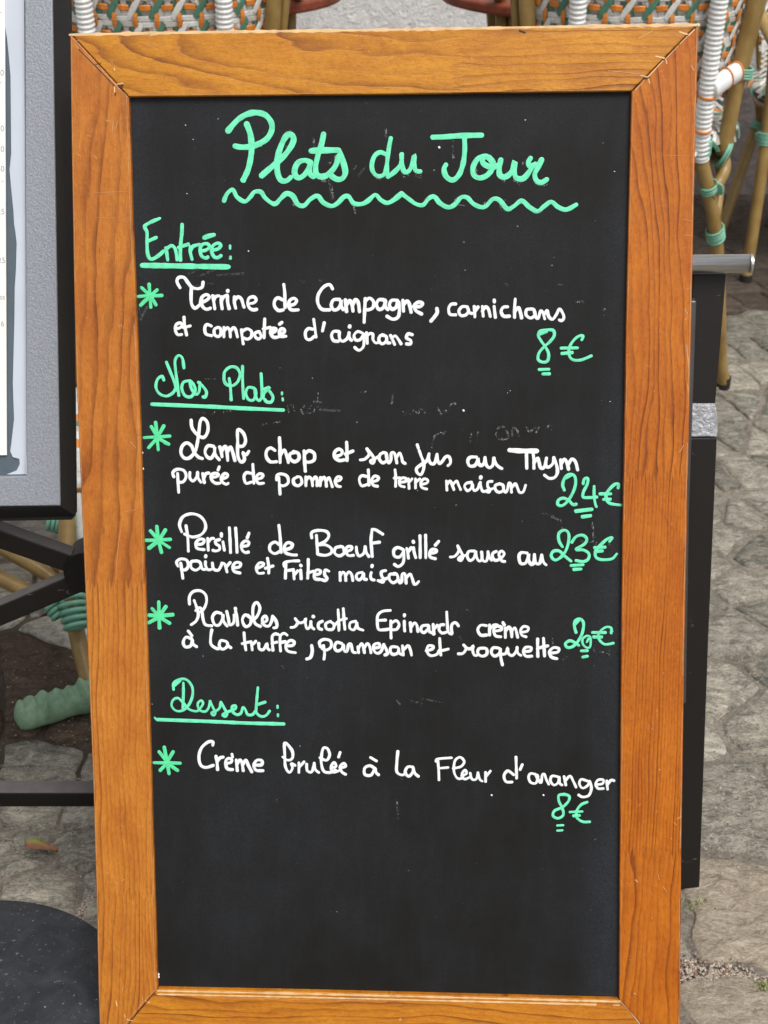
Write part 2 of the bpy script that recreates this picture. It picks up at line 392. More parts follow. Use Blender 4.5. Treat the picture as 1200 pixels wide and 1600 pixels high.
scr = [ # pale scars, splinters and glue lines traced on the frame
 ([(118,70),(122,76)],3),([(130,82),(185,137)],1.6),([(184,137),(199,149)],1.2),([(181,132),(192,130)],1.8),([(179,136),(179,144)],1.8),([(116,66),(124,63)],1.4),
 ([(234,56),(248,53)],1.6),([(228,70),(238,73)],1.4),([(178,106),(179,110)],1.6),
 ([(1085,46),(1076,55)],2.2),([(1074,57),(1062,69)],1.4),([(1060,72),(1040,92)],1.2),([(1036,95),(1012,121)],2.2),([(1008,125),(992,141)],1.8),
 ([(1062,50),(1074,54)],2.6),([(1025,88),(1038,91)],2.2),([(1040,92),(1042,99)],1.6),([(1002,118),(1013,121)],2.4),([(1013,122),(1015,130)],1.8),([(950,111),(975,113),(1000,116)],1.2),([(998,60),(1020,48)],1.0),([(1004,74),(1010,74)],1.6),
 ([(1080,103),(1084,110)],2.6),
 ([(137,302),(200,299)],1.0),([(152,340),(202,341)],1.0),([(177,190),(175,206)],1.2),([(184,188),(181,200)],1.0),([(166,188),(172,190)],2.2),([(136,212),(142,213)],1.4),([(120,240),(126,244)],1.3),([(147,243),(151,248)],1.6),
 ([(195,800),(212,796)],1.0),([(190,820),(184,860),(181,905)],0.8),([(204,690),(212,700)],1.2),([(180,1378),(184,1382)],1.6),([(181,1385),(184,1395)],1.2),([(190,1376),(194,1374)],1.2),
 ([(193,1540),(191,1548)],1.2),([(181,1564),(183,1572)],1.6),([(245,1546),(226,1563),(204,1590),(196,1600)],1.6),([(222,1556),(223,1562)],1.2),([(227,1564),(234,1567)],1.4),([(194,1585),(196,1590)],1.0),([(198,1593),(207,1595)],1.4),
 ([(968,1563),(984,1580),(1000,1600)],1.5),([(991,1552),(993,1553)],2.6),([(1018,1434),(1019,1435)],2.2),([(1006,1489),(1006,1492)],1.4),([(993,1375),(996,1378)],2.4),([(1028,1366),(1030,1375)],1.4),([(1036,1385),(1042,1394)],1.2),([(1058,1280),(1064,1276)],2.0),([(1053,1285),(1057,1289)],1.6),
 ([(1073,540),(1076,575)],2.6),([(1074,600),(1075,612)],1.4),([(1040,243),(1078,243)],0.8),([(1066,343),(1082,345)],1.0),([(1066,367),(1080,368)],0.8),([(1070,484),(1074,490)],2.2),([(1062,706),(1068,696)],1.2),([(1072,452),(1078,450)],1.2),
 ([(300,1558),(640,1565)],1.0)]
em2 = MB()
def near_mitre(p): return (p[1] < 52+(p[0]-109)*1.25 and p[1] > 40+(p[0]-109)*.9 and p[0] < 205) or (p[0] > 985 and p[1] < 150 and abs((1091-p[0])*1.02+36-p[1]) < 16) or p[1] > 1560 or p[1] < 62
for pts, w in scr: board_ribbon(mb if near_mitre(pts[0]) else em2, pts, w*0.00055*(0.7 if len(pts) == 2 and abs(pts[0][0]-pts[1][0])+abs(pts[0][1]-pts[1][1]) > 25 else 1), 0.00015, 0.0, seed=len(mb.f) % 11, jit=0.25)
mb.build('bare_wood_and_lit_edges', M['bare_lit_wood'], broot)['kind'] = 'stuff'
em2.build('varnish_scratch', M['edge_wear'], broot)['kind'] = 'stuff'
mb = MB()
for pts, w in [([(119,73),(150,104),(178,134)],1.2),([(186,136),(192,133),(188,138)],2.6),([(180,145),(180,149)],1.6),([(204,153),(189,140)],1.2),
               ([(1090,40),(1062,66),(1040,90),(1014,119),(1007,127)],1.1),([(1014,121),(1008,123)],2.2),([(1006,127),(990,141)],1.4),([(146,101),(158,99)],0.9),
               ([(243,1549),(200,1597)],0.7),([(972,1566),(1004,1602)],0.7),([(812,48),(820,51)],2.6),([(170,386),(170.4,397)],0.6),([(155,388),(155.4,397)],0.6)]:
    board_ribbon(mb, pts, w*0.00068, 0.0001, -0.00005, seed=len(mb.f) % 11)
mb.build('joint_crack', M['crack'], broot)['kind'] = 'stuff'
# the panel and its backing
c4 = [on_board(*p, PD) for p in ((194,143),(995,134),(975,1570),(238,1553))]
v = [(c[0], PD, c[1]) for c in c4] + [(c[0], PD+0.005, c[1]) for c in c4]
fix(link('panel', v, [(0,1,2,3),(7,6,5,4),(0,4,5,1),(1,5,6,2),(2,6,7,3),(3,7,4,0)], M['slate'], broot))

# ---------------------------------------------------------------- handwriting: every word is laid on the panel stroke by stroke
WIN = dict(A=(340,160,4), B=(620,160,4), C=(200,330,6), D=(260,420,5.4545), E=(480,420,5.4545), F=(700,440,5), G=(220,545,5), H=(220,640,6),
 I=(400,660,5.4545), J=(600,660,6), K=(780,680,6), L=(220,790,5.4545), M=(400,810,5.4545), N=(590,810,5.714), O=(780,800,6), P=(220,910,5.4545),
 Q=(420,930,5.4545), R=(620,940,5.4545), S=(780,940,6), T=(230,1040,5.217), U=(230,1140,6), V=(420,1140,5), W=(660,1160,3.75), Z=(0,0,1))
def strokes(spec):
    """'A 1,2 3,4; 5,6 7,8; B 1,2 ...' : letter = drafting window, strokes split by ';'. '@w' sets the width in photo pixels"""
    win = WIN['Z']; w = None; out = []
    for s in spec.split(';'):
        pts = []
        for tok in s.split():
            if tok in WIN: win = WIN[tok]
            elif tok[0] == '@': w = float(tok[1:])
            else:
                x, y = tok.split(','); pts.append((win[0]+float(x)/win[2], win[1]+float(y)/win[2]))
        if pts: out.append((pts, w))
    return out
SC = 0.00063
cnt = [0]
def write(name, spec, ink, w0, h=0.00009):
    mb = MB()
    for pts, w in strokes(spec):
        cnt[0] += 1
        if len(pts) == 1: pts = [pts[0], (pts[0][0]+0.3, pts[0][1]+0.4)]
        board_ribbon(mb, pts, (w or w0)*SC*(0.94 if ink == 'white_ink' else 0.96), h, PD, seed=cnt[0] % 13, jit=0.13)
    return mb.build(name, M[ink], broot, smooth=True)
G_, W_ = 'green_ink', 'white_ink'
def word(s, w=5.2): write('word', s, W_, w)
def gword(s, w): write('word', s, G_, w)
# heading
gword('A 65,178 100,135 140,98 190,72 245,64 300,80 335,125 338,175 310,225 265,255 210,275 150,280 105,272; 182,135 205,200 212,270 208,340 190,420 160,485; 275,458 330,410 400,350 450,290 475,235 460,200 425,215 390,290 372,370 375,440 395,485 430,490 455,470; 580,375 545,362 505,375 483,415 485,455 510,472 545,450 570,410 582,375 575,420 580,450 600,465; 662,200 650,260 625,340 612,410 620,450 650,465 690,450 735,400 755,340; 585,303 660,300 750,298; 757,300 775,340 790,390 798,440 780,475 745,480 712,460', 8.6)
gword('B -60,180; A 1060,330 1020,312 985,330 965,380 970,430 1000,460 1040,450 1058,400; 1082,225 1070,290 1060,370 1058,430 1065,465; 1065,465 1110,430 1145,385 1152,325; B 30,325 32,380 42,425 65,435 90,405 110,330 108,380 118,425 150,432'.replace('B -60,180; ', ''), 6.8)
gword('B 225,218 300,215 400,208 530,205; 422,215 425,290 415,380 390,450 350,485 310,465 295,420 308,388; 595,375 560,338 510,350 478,400 480,450 515,472 565,455 598,410 600,370 575,340; 545,345 535,372 560,395 600,405 640,390; 650,360 640,410 645,455 680,465 720,430 738,365 735,420 745,470 790,475 830,430 850,390; 835,350 822,375 835,400 870,385; 905,358 885,400 862,450 875,490 905,500 940,480', 7.8)
write('wavy_underline', 'A 40,615 60,570 95,545 120,590 170,620 205,590 230,560 270,560 300,600 355,635 395,600 430,570 470,585 500,635 540,645 580,605 625,585 660,625 710,648 750,630 790,590 820,590 850,630 900,635 940,615 985,578 1020,610 1060,628 1100,610 1150,570; B 30,570 70,600 120,635 165,640 200,600 235,590 270,630 320,655 360,640 400,595 440,595 480,635 530,655 560,645 600,605 640,610 690,665 730,650 780,615 830,655 880,680 920,650 965,622 1010,655 1060,670 1120,640', G_, 6.9)
# first course
gword('C 295,68 220,100 160,135 160,160 178,200 178,300 185,400 210,448 250,440 300,405 335,372; 195,278 230,262 268,245; 355,345 362,390 372,455; 355,360 400,325 430,335 450,380 460,455; 507,125 505,200 495,300 490,400 492,460; 472,340 520,325 565,310; 585,335 583,380 600,450; 585,365 610,330 668,312; 685,372 730,365 765,335 740,305 695,315 675,360 690,420 730,440 748,430; 790,365 840,355 870,322 845,300 800,320 783,370 805,425 840,435 875,415; @7 717,248 760,232 803,222; @4 957,325 957,350; 960,428 960,445', 5.4)
write('underline', 'C 135,508 400,512 700,518 938,522', G_, 8.2)
ast = lambda s, w=4.6: write('asterisk', s, 'green_dense', w*1.15)
ast('C 198,685 205,790 214,900; 128,718 205,790; 273,738 208,795; 98,800 205,790; 318,790 215,795; 118,882 205,800; 262,878 215,800; @6.5 195,790 222,795; @6 125,875 165,835')
word('D 115,160 90,110 105,75 150,75 185,120 220,160 270,170 305,155 312,115; 212,165 210,240 215,300 240,335 270,320 300,285; 290,285 330,275 365,245 345,220 305,240 295,290 315,330 345,345 378,335; 395,230 405,290 412,340; 402,265 420,238 450,230; 470,240 468,290 475,340; 470,268 490,238 522,225; 520,236 522,285 535,340; 580,240 580,290 590,335; 580,268 610,240 640,260 655,310 662,328; 700,298 745,290 765,265 745,240 705,250 692,295 710,335 740,350 772,345', 5.2)
word('D 990,265 950,248 922,275 922,320 955,355 995,350; 1000,135 1008,200 1010,270 1012,330; 1050,312 1090,302 1110,272 1085,252 1050,272 1042,315 1065,350 1122,350', 5.2)
for d_ in ('D 523,186 522,192', 'E 363,488 361,496', 'F 361,146 362,154', 'J 908,512 906,522', 'L 554,428 552,436', 'N 318,205 320,213', 'M 990,402 988,410', 'P 806,222 808,230', 'Q 1156,168 1155,176', 'L 686,240 688,248'): write('letter_dot', d_, W_, 5.6)
word('E 215,170 190,135 140,155 95,220 90,290 125,345 190,350; 275,262 225,265 205,310 225,350 265,340 285,300 288,265 290,320 310,350; 325,265 335,365; 335,310 360,270 380,300 390,360; 388,310 410,265 435,290 445,365; 495,255 490,350 485,455; 492,280 530,250 565,280 560,330 520,350 495,345; 650,265 610,265 590,305 610,345 645,335 665,290 665,268 665,320 690,350; 768,270 720,270 700,310 725,345 760,325 775,275 785,350 775,410 730,430 680,405; 815,270 820,360; 820,310 850,275 870,300 885,370; 905,322 960,322 985,295 950,285 915,310 925,355 975,385; @5.8 1105,340 1105,380 1055,445', 5.4)
word('F 60,175 25,178 5,210 15,255 60,260; 150,197 110,197 85,230 100,265 140,260 162,225 150,200 165,240 190,250; 205,195 210,275; 210,232 235,198; 268,195 275,270; 268,232 292,198 315,215 330,272; 360,195 365,240 370,280; 362,155 362,160; 465,197 430,202 415,235 435,270 480,270; 525,138 520,210 520,280; 520,242 550,202 565,240 575,285; 655,215 615,220 610,260 645,285 680,260 670,220 645,213; 672,222 685,275 705,285 722,230 740,240 755,290; 755,252 775,225 785,270 815,295 845,260 870,215 895,245 905,280 890,305 870,300', 4.8)
word('D 78,512 110,505 135,485 120,462 85,475 75,520 95,560 130,560; 150,412 155,480 172,565; 145,503 203,487', 4.6)
word('D 382,488 345,475 327,505 337,555 385,570; 440,500 410,515 410,560 440,578 465,555 460,510 435,498; 490,500 490,580; 492,530 520,502 540,530 545,580; 545,532 570,502 590,520 605,580; 640,520 645,580 655,640; 647,532 690,512 725,535 722,580 690,600 657,588; 790,535 757,548 757,580 785,598 808,575 790,535; 838,428 835,500 832,588; 825,512 885,500; 885,548 920,538 935,515 910,508 890,528 895,565 920,585 965,578; 965,562 1000,545 1005,520 980,512 962,540 975,575 1018,575; @5.6 965,472 983,458', 4.8)
word('E 45,515 10,510 -15,540 -10,590 20,605 60,578; 55,432 65,500 75,582; 145,460 130,530; 270,535 225,535 207,570 225,612 265,618; 275,540 275,590 300,618 335,600 352,570 357,545; 355,545 360,590 378,610; 470,548 430,535 400,565 410,605 450,605 480,560 480,545 485,620 475,670 440,695 405,670; 505,545 510,590 512,635; 510,572 535,552 560,560 560,600 580,630 610,628; 660,570 625,570 610,605 635,640 670,620 675,580 640,562; 675,580 682,628 705,632; 710,568 725,600 745,645; 720,592 750,572 775,600 800,640; 895,562 860,555 845,590 880,610 880,640 845,640', 4.7)
price = lambda s, w=4.4: write('price', s, G_, w)
price('F 755,378 718,388 705,420 725,460 760,510 785,560 780,615 745,630 705,610 710,560 745,515 800,465 830,420 820,380 760,378; 770,392 720,410; 1045,455 1055,425 1025,425 985,455 950,510 945,570 975,610 1040,612 1120,580; @5 885,520 1010,518; 890,562 970,555; @4.6 712,687 788,685; 742,722 793,720')
# main courses
gword('G 180,245 165,215 130,240 118,300 145,350 200,370 250,345 270,310; 200,105 235,190 265,270 275,325; 297,365 285,270 272,170 268,90 295,52 325,75 337,150; 385,250 335,260 320,310 345,365 390,375 425,330 415,285 385,252 395,310 430,355 455,335 462,265; 450,262 482,290 512,335 505,375 483,375', 4.6)
gword('G 650,240 655,180 700,142 750,150 775,200 755,260 710,290 665,275 648,235; 690,232 700,300 706,400; 795,137 795,220 797,300 803,388; 885,308 840,302 820,345 840,395 880,400 900,350 890,310 900,380 925,405 945,380; 940,195 945,290 947,385; 945,322 1000,302; 1005,308 965,345 957,385; 1008,335 1032,375 1020,415 985,415 968,395; @4 1103,343 1103,355; 1108,388 1110,402', 4.6)
write('underline', 'G 88,433 500,450 800,465 1112,479', G_, 6.0)
ast('G 116,575 127,690 136,788; 82,608 127,685; 180,602 130,690; 28,694 127,688; 226,682 130,690; 62,772 127,698; 218,745 132,698; @6 115,685 145,690; @6 190,735 216,744', 4.6)
word('H 472,100 480,170 520,225 570,260 605,250 630,190 620,115 580,82 555,120 545,210 530,310 510,390 460,450 410,455 377,410 387,345 430,313 475,340 500,400 540,445 580,460; 682,345 630,340 602,390 620,440 660,455 690,400 692,348 697,420 735,470; 740,350 755,400 762,445; 760,385 790,345 805,380 815,475; 812,400 840,350 862,400 882,478; 912,345 960,340 982,290 960,220 910,190 908,300 908,420 925,475 950,492 972,460 955,400 985,425 1012,392', 5.3)
word('I 160,238 125,218 92,240 87,290 120,335 172,335; 200,132 205,240 205,340; 205,282 240,235 260,280 275,340; 330,255 290,270 290,310 330,335 365,310 360,265 320,250; 410,245 415,340 420,415; 415,272 450,242 495,265 495,320 450,340 417,330', 5.6)
word('I 672,292 720,278 735,248 705,228 670,255 672,300 710,325 750,320; 772,170 775,250 775,325; 760,270 825,245', 5.2)
word('I 890,320 930,312 965,270 945,225; 950,230 990,280 1010,320 995,350 975,330 1010,310 1050,290; 1095,258 1060,270 1050,310 1080,345 1115,320 1110,265 1080,255; J 20,290 28,345 45,382 65,350 68,290 95,287 110,330 120,380; 115,335 145,287 165,330 175,370 197,385', 4.9)
word('J @5.4 312,212 321,240; @4.8 330,265 350,320 372,380 370,440 345,490 310,470 307,430 350,395 400,360 422,295; 422,295 422,350 440,385 475,380 497,300; 497,300 502,350 520,388 550,360 575,325 605,320 622,350 620,385 600,405', 4.8)
word('J 865,325 810,327 785,360 800,405 845,408 875,370 880,335 885,380 910,405 940,380 947,330; 947,330 955,390 985,425 1020,400 1030,335; 1030,335 1050,390 1080,420 1103,432', 5.2)
word('K @7.4 98,140 200,147 352,148; @5 255,165 258,310; 318,170 325,240 325,310; 325,262 360,215 375,260 385,300 410,310 430,280 443,215; 443,215 435,270 450,300 480,290 505,260 512,210; 512,210 540,290 545,350 520,395 470,405 425,375; 575,232 582,312; 580,272 610,225 635,260 650,320; 645,278 680,225 715,250 735,325', 5.0)
word('H 310,630 300,590 340,560 400,570 425,620 400,675 350,682; 345,600 350,690 355,775; 460,590 460,640 490,670 525,630 532,588; 532,590 537,640 562,680; 580,600 595,685; 590,642 610,602 642,595; 655,632 700,632 730,612 705,597 665,610 665,660 700,690 740,690; @5.4 725,565 735,538; @4.8 755,648 800,637 815,612 785,600 755,640 765,680 800,700 820,690', 4.8)
word('H 1040,600 990,592 967,630 985,690 1035,680; 1050,515 1055,600 1060,690; 1085,652 1130,640 1145,612 1110,602 1080,640 1100,690 1150,690', 4.8)
word('I 175,490 180,450 220,440 265,460 275,510 240,540 200,535; 195,470 200,540 205,612; 355,465 320,485 325,525 360,540 390,515 380,470 350,462; 425,465 425,540; 428,500 450,465 475,490 482,540; 480,500 505,465 520,490 520,540; 550,470 545,540; 550,500 580,468 595,500 600,545; 598,505 620,470 635,500 650,548; 680,500 715,492 725,470 695,465 675,500 690,540 722,548', 4.8)
word('I 945,462 900,455 880,490 900,540 945,530; 957,405 960,470 962,535; 990,505 1030,495 1045,470 1010,458 985,495 1000,535 1035,545', 4.8)
word('J 103,445 110,520 108,600; 95,522 150,520; 145,562 200,555 210,530 175,520 145,545 150,590 190,605; 230,530 235,620; 235,562 262,530; 295,530 295,615; 295,562 335,530; 345,582 400,570 410,542 375,530 345,565 355,610 400,625', 4.4)
word('J 585,550 590,635; 590,582 620,550 640,590 655,630; 645,585 680,550 700,590 718,630; 820,562 775,570 755,600 780,640 815,620 830,575 835,620 850,640 880,620 895,575; 903,562 905,590 925,645 965,640 990,620; 1012,553 975,560 972,600 990,630 985,655 955,645; 960,648 1020,620; 1085,577 1045,590 1045,630 1075,655 1115,640 1118,592 1080,575; K 35,470 45,520 62,535 80,500 90,450 108,460 115,535; 118,492 150,455 170,490 190,535 225,530 247,470', 4.5)
price('K 610,515 595,460 620,390 670,365 710,390 715,460 690,540 640,620 590,660 550,650 555,610 600,590 650,610 690,650 725,645; @5.4 625,400 675,370; @4.5 787,455 797,412 830,405 825,460 790,530 787,580 840,585 915,580; 890,480 890,570 900,640 912,672; 1115,495 1118,460 1085,460 1040,500 1005,550 1005,600 1040,640 1140,655; @5 945,550 1045,550; 980,602 1040,600; @5.4 718,712 868,695; 780,765 855,755', 4.6)
ast('L 136,178 150,290 176,398; 82,215 150,290; 210,208 155,295; 42,296 150,295; 252,288 160,293; @6.5 70,362 145,305; @4.6 245,358 155,300; @6.5 140,292 170,295', 5.0)
word('L 348,222 330,160 360,95 430,70 500,88 545,140 550,200 510,250 440,268 372,242; 385,172 400,270 405,388; 475,332 525,325 540,292 500,287 470,320 480,365 540,375; 570,280 575,380; 575,312 600,282 622,280; 672,290 640,300 640,325 668,345 670,375 640,387 612,380; 685,258 688,262; 700,310 712,380; 755,190 760,290 765,400; 808,192 815,290 820,398; 860,348 910,340 920,312 890,302 860,330 862,375 890,400 920,395; 907,275 922,235', 4.9)
word('M 195,222 160,202 120,228 120,275 160,300 205,280; 195,60 205,150 210,240 215,290; 245,267 295,252 310,220 270,207 242,240 250,290 300,310 345,312', 4.9)
word('M 475,165 475,120 530,102 600,112 620,150 590,195 530,225 590,225 640,255 640,295 590,315 525,305; 515,145 520,220 525,300; 725,242 680,250 670,295 710,320 750,295 742,247 715,237; 770,282 810,267 815,242 780,242 765,275 785,315 830,315; 855,245 860,290 880,320 920,295 930,240; 930,240 940,290 962,325; 990,95 1020,98 1080,135; 990,95 980,180 985,260 990,325; 985,212 1053,203', 4.8)
word('N 228,278 180,260 145,285 150,335 195,345 230,300 230,275 235,340 225,400 185,430 150,410; 260,270 270,310 275,355; 270,302 300,262; 321,262 326,300 340,350; 378,155 380,250 380,350; 428,150 430,250 430,350; 475,312 520,302 525,282 490,277 465,305 470,345 515,360; 515,240 545,205', 4.9)
word('N 650,345 690,337 725,290 715,245; 715,245 745,300 760,340 745,375 720,365 745,340 790,330; 865,292 815,295 800,335 820,375 855,360 875,310 872,290 885,350 905,380 930,365 930,300; 925,300 940,375 975,375 985,297; 985,297 998,350 1020,375; 1060,295 1030,310 1025,345 1050,375 1095,360 1130,320 1110,292 1085,310 1090,350 1110,380 1138,385', 4.5)
word('O 260,385 205,382 185,420 200,480 245,480 270,430 277,390 275,450 300,490 325,470 330,400; 330,405 340,475 380,480 398,405; 398,405 415,470 440,497', 5.2)
word('L 315,515 305,480 340,455 390,465 405,510 385,545 345,548; 340,490 350,560 358,620; 475,472 430,480 430,530 470,550 510,520 502,482 470,470; 508,490 525,540 558,542; 551,478 552,510 570,545 600,545; 610,490 620,540 660,550 685,510 690,490; 690,492 715,500 735,565; 730,522 762,485; 790,532 840,522 850,492 810,485 785,520 795,560 845,575', 4.8)
word('L 1000,532 1040,512 1045,492 1010,490 985,530 1000,575 1045,575; 1080,450 1090,520 1090,575; 1062,535 1127,515', 4.8)
word('M 240,410 240,380 290,365 365,362; 255,390 250,510; 255,447 320,437; 320,440 325,515; 325,482 355,447; 380,440 385,515; @5.4 380,400 384,404; @4.8 445,350 445,430 440,510; 440,465 490,450; 500,482 540,472 550,447 515,440 495,480 505,515 545,520; 620,450 590,440 585,480 605,510 590,530 560,522', 4.8)
word('M 715,460 718,530; 718,492 740,457 760,480 765,530; 765,492 790,457 815,480 825,530; 905,460 865,470 855,505 880,525 905,500 917,465 920,515 945,520; 982,462 976,490 985,520 1010,525; 1105,445 1070,455 1070,490 1090,520 1080,545 1040,530; 1060,530 1120,510; N 165,500 110,500 105,545 140,575 180,545 172,500 145,490; 182,540 198,575 215,560 220,500 245,500 255,580; 255,532 290,497 310,540 325,585 345,585 368,562', 4.6)
price('O 592,325 560,270 560,200 610,170 650,200 650,280 620,370 570,430 520,450 487,410 510,367 565,367 610,410 672,460; 680,285 720,232 780,217 820,250 800,300 720,350 790,357 840,390 835,440 790,465 720,455; 1035,275 1060,240 1010,255 950,310 905,360 905,420 950,445 1030,445 1070,430 1100,395; @5 895,335 990,330; 900,372 965,365; 675,502 785,495; 700,538 765,535', 4.6)
ast('P 153,168 155,290 160,388; 97,225 152,285; 213,207 158,287; 72,280 150,285; 272,275 165,285; 68,343 150,300; 245,348 165,300; @7 148,290 172,288', 5.2)
word('P 415,185 415,120 450,77 510,72 555,112 557,180 525,240 490,255; 455,155 480,225 490,280 470,330 430,360; 470,240 500,215 520,240 530,310 550,360 605,370; 685,265 640,257 610,300 630,360 670,360 700,300 697,265 705,330 735,372; 732,248 745,300 758,362 792,340 795,278; 808,248 820,300 825,365; 930,300 890,277 865,320 890,375 930,360 940,310 912,280; 940,335 990,290 1015,220 990,172 960,200 955,280 975,350 1020,375; 1035,350 1075,322 1062,287 1037,310 1045,360 1090,372 1115,330 1122,288; 1125,288 1155,335 1158,380 1130,388', 4.9)
word('Q 190,275 220,270 245,235 225,200; 225,200 260,235 300,225 315,195 312,240 325,285 350,270 360,225; 358,225 365,270 387,290; @5.4 378,180 380,184; @4.6 457,222 425,240 425,280 455,293; 525,222 485,245 495,288 545,290 555,250 525,225; 590,125 595,200 597,300; 635,115 640,200 648,290; 555,265 600,217 660,200; 740,222 695,235 690,280 725,295 750,250 745,225 760,280 802,298', 4.6)
word('Q 1035,130 970,137 930,170 925,230 935,290 980,295 1030,288; 935,215 995,212; 1040,220 1040,300 1042,365; 1040,242 1085,217 1110,250 1090,290 1045,295; 1155,222 1155,260 1158,305; R 115,180 120,255; 120,222 150,182 170,200 180,255; 268,202 220,207 205,240 230,265 265,235 272,205 275,250 295,265; 310,195 315,278; 315,237 345,202; 400,197 370,202 360,240 385,268 420,262; 425,90 430,180 435,258; 525,207 500,180 470,195 465,240 470,275 445,268', 4.8)
word('R 762,205 715,202 690,240 715,285 765,285; 790,200 790,285; 795,232 825,202 860,202; 835,252 885,242 890,217 850,212 825,240 840,290 885,300; @5.4 905,180 915,198; @4.8 925,225 925,305; 925,252 955,217 975,250 980,300; 980,252 1005,222 1020,260 1030,305; 1060,262 1110,252 1120,222 1080,212 1055,245 1065,285 1100,300', 4.9)
word('P 435,482 385,467 362,510 380,550 425,540 440,490 445,525 475,548; 405,415 435,455', 5.0)
word('P 605,405 595,470 600,530 650,565 680,555; 725,502 680,497 670,545 700,570 740,540 732,500 745,540 770,558', 5.0)
word('P 880,430 885,500 895,575; 865,522 930,507; 940,505 950,575; 950,532 980,502; 1005,520 1010,565 1045,572 1075,520 1080,560 1095,575; Q 35,470 30,400 30,350 55,330 85,337; 100,475 95,400 100,345 130,325 158,342; 28,410 68,400; 98,405 140,395; 150,432 205,427 215,397 180,387 145,425 160,475 225,490; @5.4 365,430 370,480 355,530 320,545', 4.9)
word('Q 440,440 432,400 470,377 525,390 530,440 490,468 455,455; 465,430 475,490 470,545; 622,412 580,402 560,440 580,475 620,460 637,420 642,470 665,478 680,425 700,420 715,480 742,490; 760,440 765,490; 765,452 790,412 805,440 815,490; 812,452 840,412 860,440 870,490; 895,452 940,442 940,412 900,420 890,460 920,495 955,480 980,420; 980,420 1000,460 1010,500 985,510; 1092,442 1045,442 1035,480 1060,505 1100,490 1107,445 1110,490 1135,508; R 48,378 55,455; 57,412 95,377 115,410 125,455', 4.8)
word('R 250,420 300,405 310,382 270,377 255,420 285,460 340,450 365,410; 365,315 370,400 375,455; 355,425 438,405', 4.7)
word('R 525,445 565,440 590,400 570,370; 590,397 630,402 652,375 645,410 660,455 685,458; 745,397 700,402 690,440 725,465 765,450 767,407 740,395; 862,395 820,395 805,435 835,465 875,440 882,395 885,470 900,540; 890,450 930,440 945,390 950,440 985,460 1020,420 1025,390; 1025,390 1032,440 1060,460; 1080,427 1135,420 1145,392 1100,390 1078,425 1100,465 1150,465; S 360,350 360,430 362,515; 415,345 420,430 425,510; 358,442 400,427 455,415; 480,482 545,475 560,442 510,432 470,470 490,520 540,535', 4.8)
price('S 720,290 705,230 710,182 755,162 790,200 780,290 740,370 690,420 640,430 620,395 660,367 700,380 745,410; @5 715,210 750,170; @3.6 820,320 782,350 785,400 820,432 850,425 858,370 850,330 820,320; 837,350 822,378; @4.2 1050,295 1050,250 1010,237 960,265 930,310 940,360 990,400 1070,390; @4.8 875,290 995,290; 885,332 960,332; @5 770,462 825,460; 785,520 825,512', 4.8)
# dessert
gword('T 215,195 215,145 260,112 320,115 365,170 370,240 345,310 300,360 240,370 200,330 210,282 250,265 290,300 340,355 400,372 430,350 455,310 440,285 412,310 425,360 470,375 500,345 512,290; @5.4 225,160 265,120; @4.4 295,142 295,240 290,350; 512,290 535,340 555,385 540,405 525,385 560,370 590,345 600,298; 600,298 635,360 650,395 635,415 615,400 650,380 690,365 720,350 720,327 692,335 700,380 735,400 765,385 780,340 800,360 820,400 860,398 885,365; 902,180 895,260 888,350 895,390 930,415 970,405 998,370; @5 897,318 960,298; @3.8 1062,328 1062,345; 1065,398 1066,412', 4.3)
write('underline', 'T @3.6 62,425 75,440; @5.8 85,440 500,455 800,468 1112,476', G_, 5.8)
ast('U 160,165 185,300 205,412; 112,208 185,300; 243,208 188,300; 67,310 185,312; 308,315 190,312; 122,382 185,315; 283,382 190,315; @6.5 178,310 200,310', 5.0)
word('U 615,145 615,115 570,117 510,170 485,250 500,330 550,355 620,335; 645,250 655,310 660,375; 655,302 680,267 715,257; 735,317 785,307 790,277 755,272 735,305 750,365 800,375; 795,232 800,255; 835,285 845,385; 840,332 870,282 890,320 900,385; 895,332 925,287 950,340 980,395; 1005,332 1070,330 1075,292 1030,287 1000,330 1020,380 1085,385', 5.2)
word('V 110,215 150,240 185,220 180,160 125,105 125,200 130,290 160,335 185,300 175,265 205,280; 235,260 235,335; 240,292 275,252; 295,270 300,320 335,330 355,262; 355,262 362,310 390,335; 400,220 450,240 475,200 460,152 430,142 415,180 410,260 430,325 480,335 520,315; 485,300 525,288 510,257 487,290 500,330 545,322; 555,300 600,288 585,264 557,290 570,330 600,350; 545,215 557,178', 4.6)
word('V 825,302 790,282 750,300 750,350 800,355 830,300 838,335 860,355; 795,218 840,245', 4.8)
word('V 1008,170 1000,260 1000,330 1040,355 1070,340; 1125,292 1085,292 1065,335 1095,365 1125,330 1127,290 1140,340 1168,365', 4.8)
word('W 80,112 90,97 170,90; 90,100 95,160 97,220; 95,152 150,147; 180,152 225,142 245,112 220,87 190,110 185,170 205,210 235,210; 230,197 258,182 250,162 232,185 245,215 275,205; 280,180 290,215 315,215 325,177; 325,177 335,215 352,228; 370,175 370,230; 375,197 398,168', 4.2)
word('W 535,190 500,167 478,195 490,230 525,232; 548,85 550,140 552,210; 585,130 572,160; 675,192 635,182 622,205 635,235 665,238 678,200; 660,185 680,220 695,235 702,192 715,187 725,215 740,245; 795,202 760,197 750,225 770,250 795,235 802,200 805,240 820,250; 830,200 840,250; 840,222 865,197 885,230 900,262; 968,227 930,217 920,245 940,268 970,250 980,225 990,270 975,310 940,320 915,308; 1020,247 1055,242 1060,220 1030,220 1015,245 1030,270 1060,270; 1080,225 1085,275; 1085,247 1105,222 1125,225', 4.3)
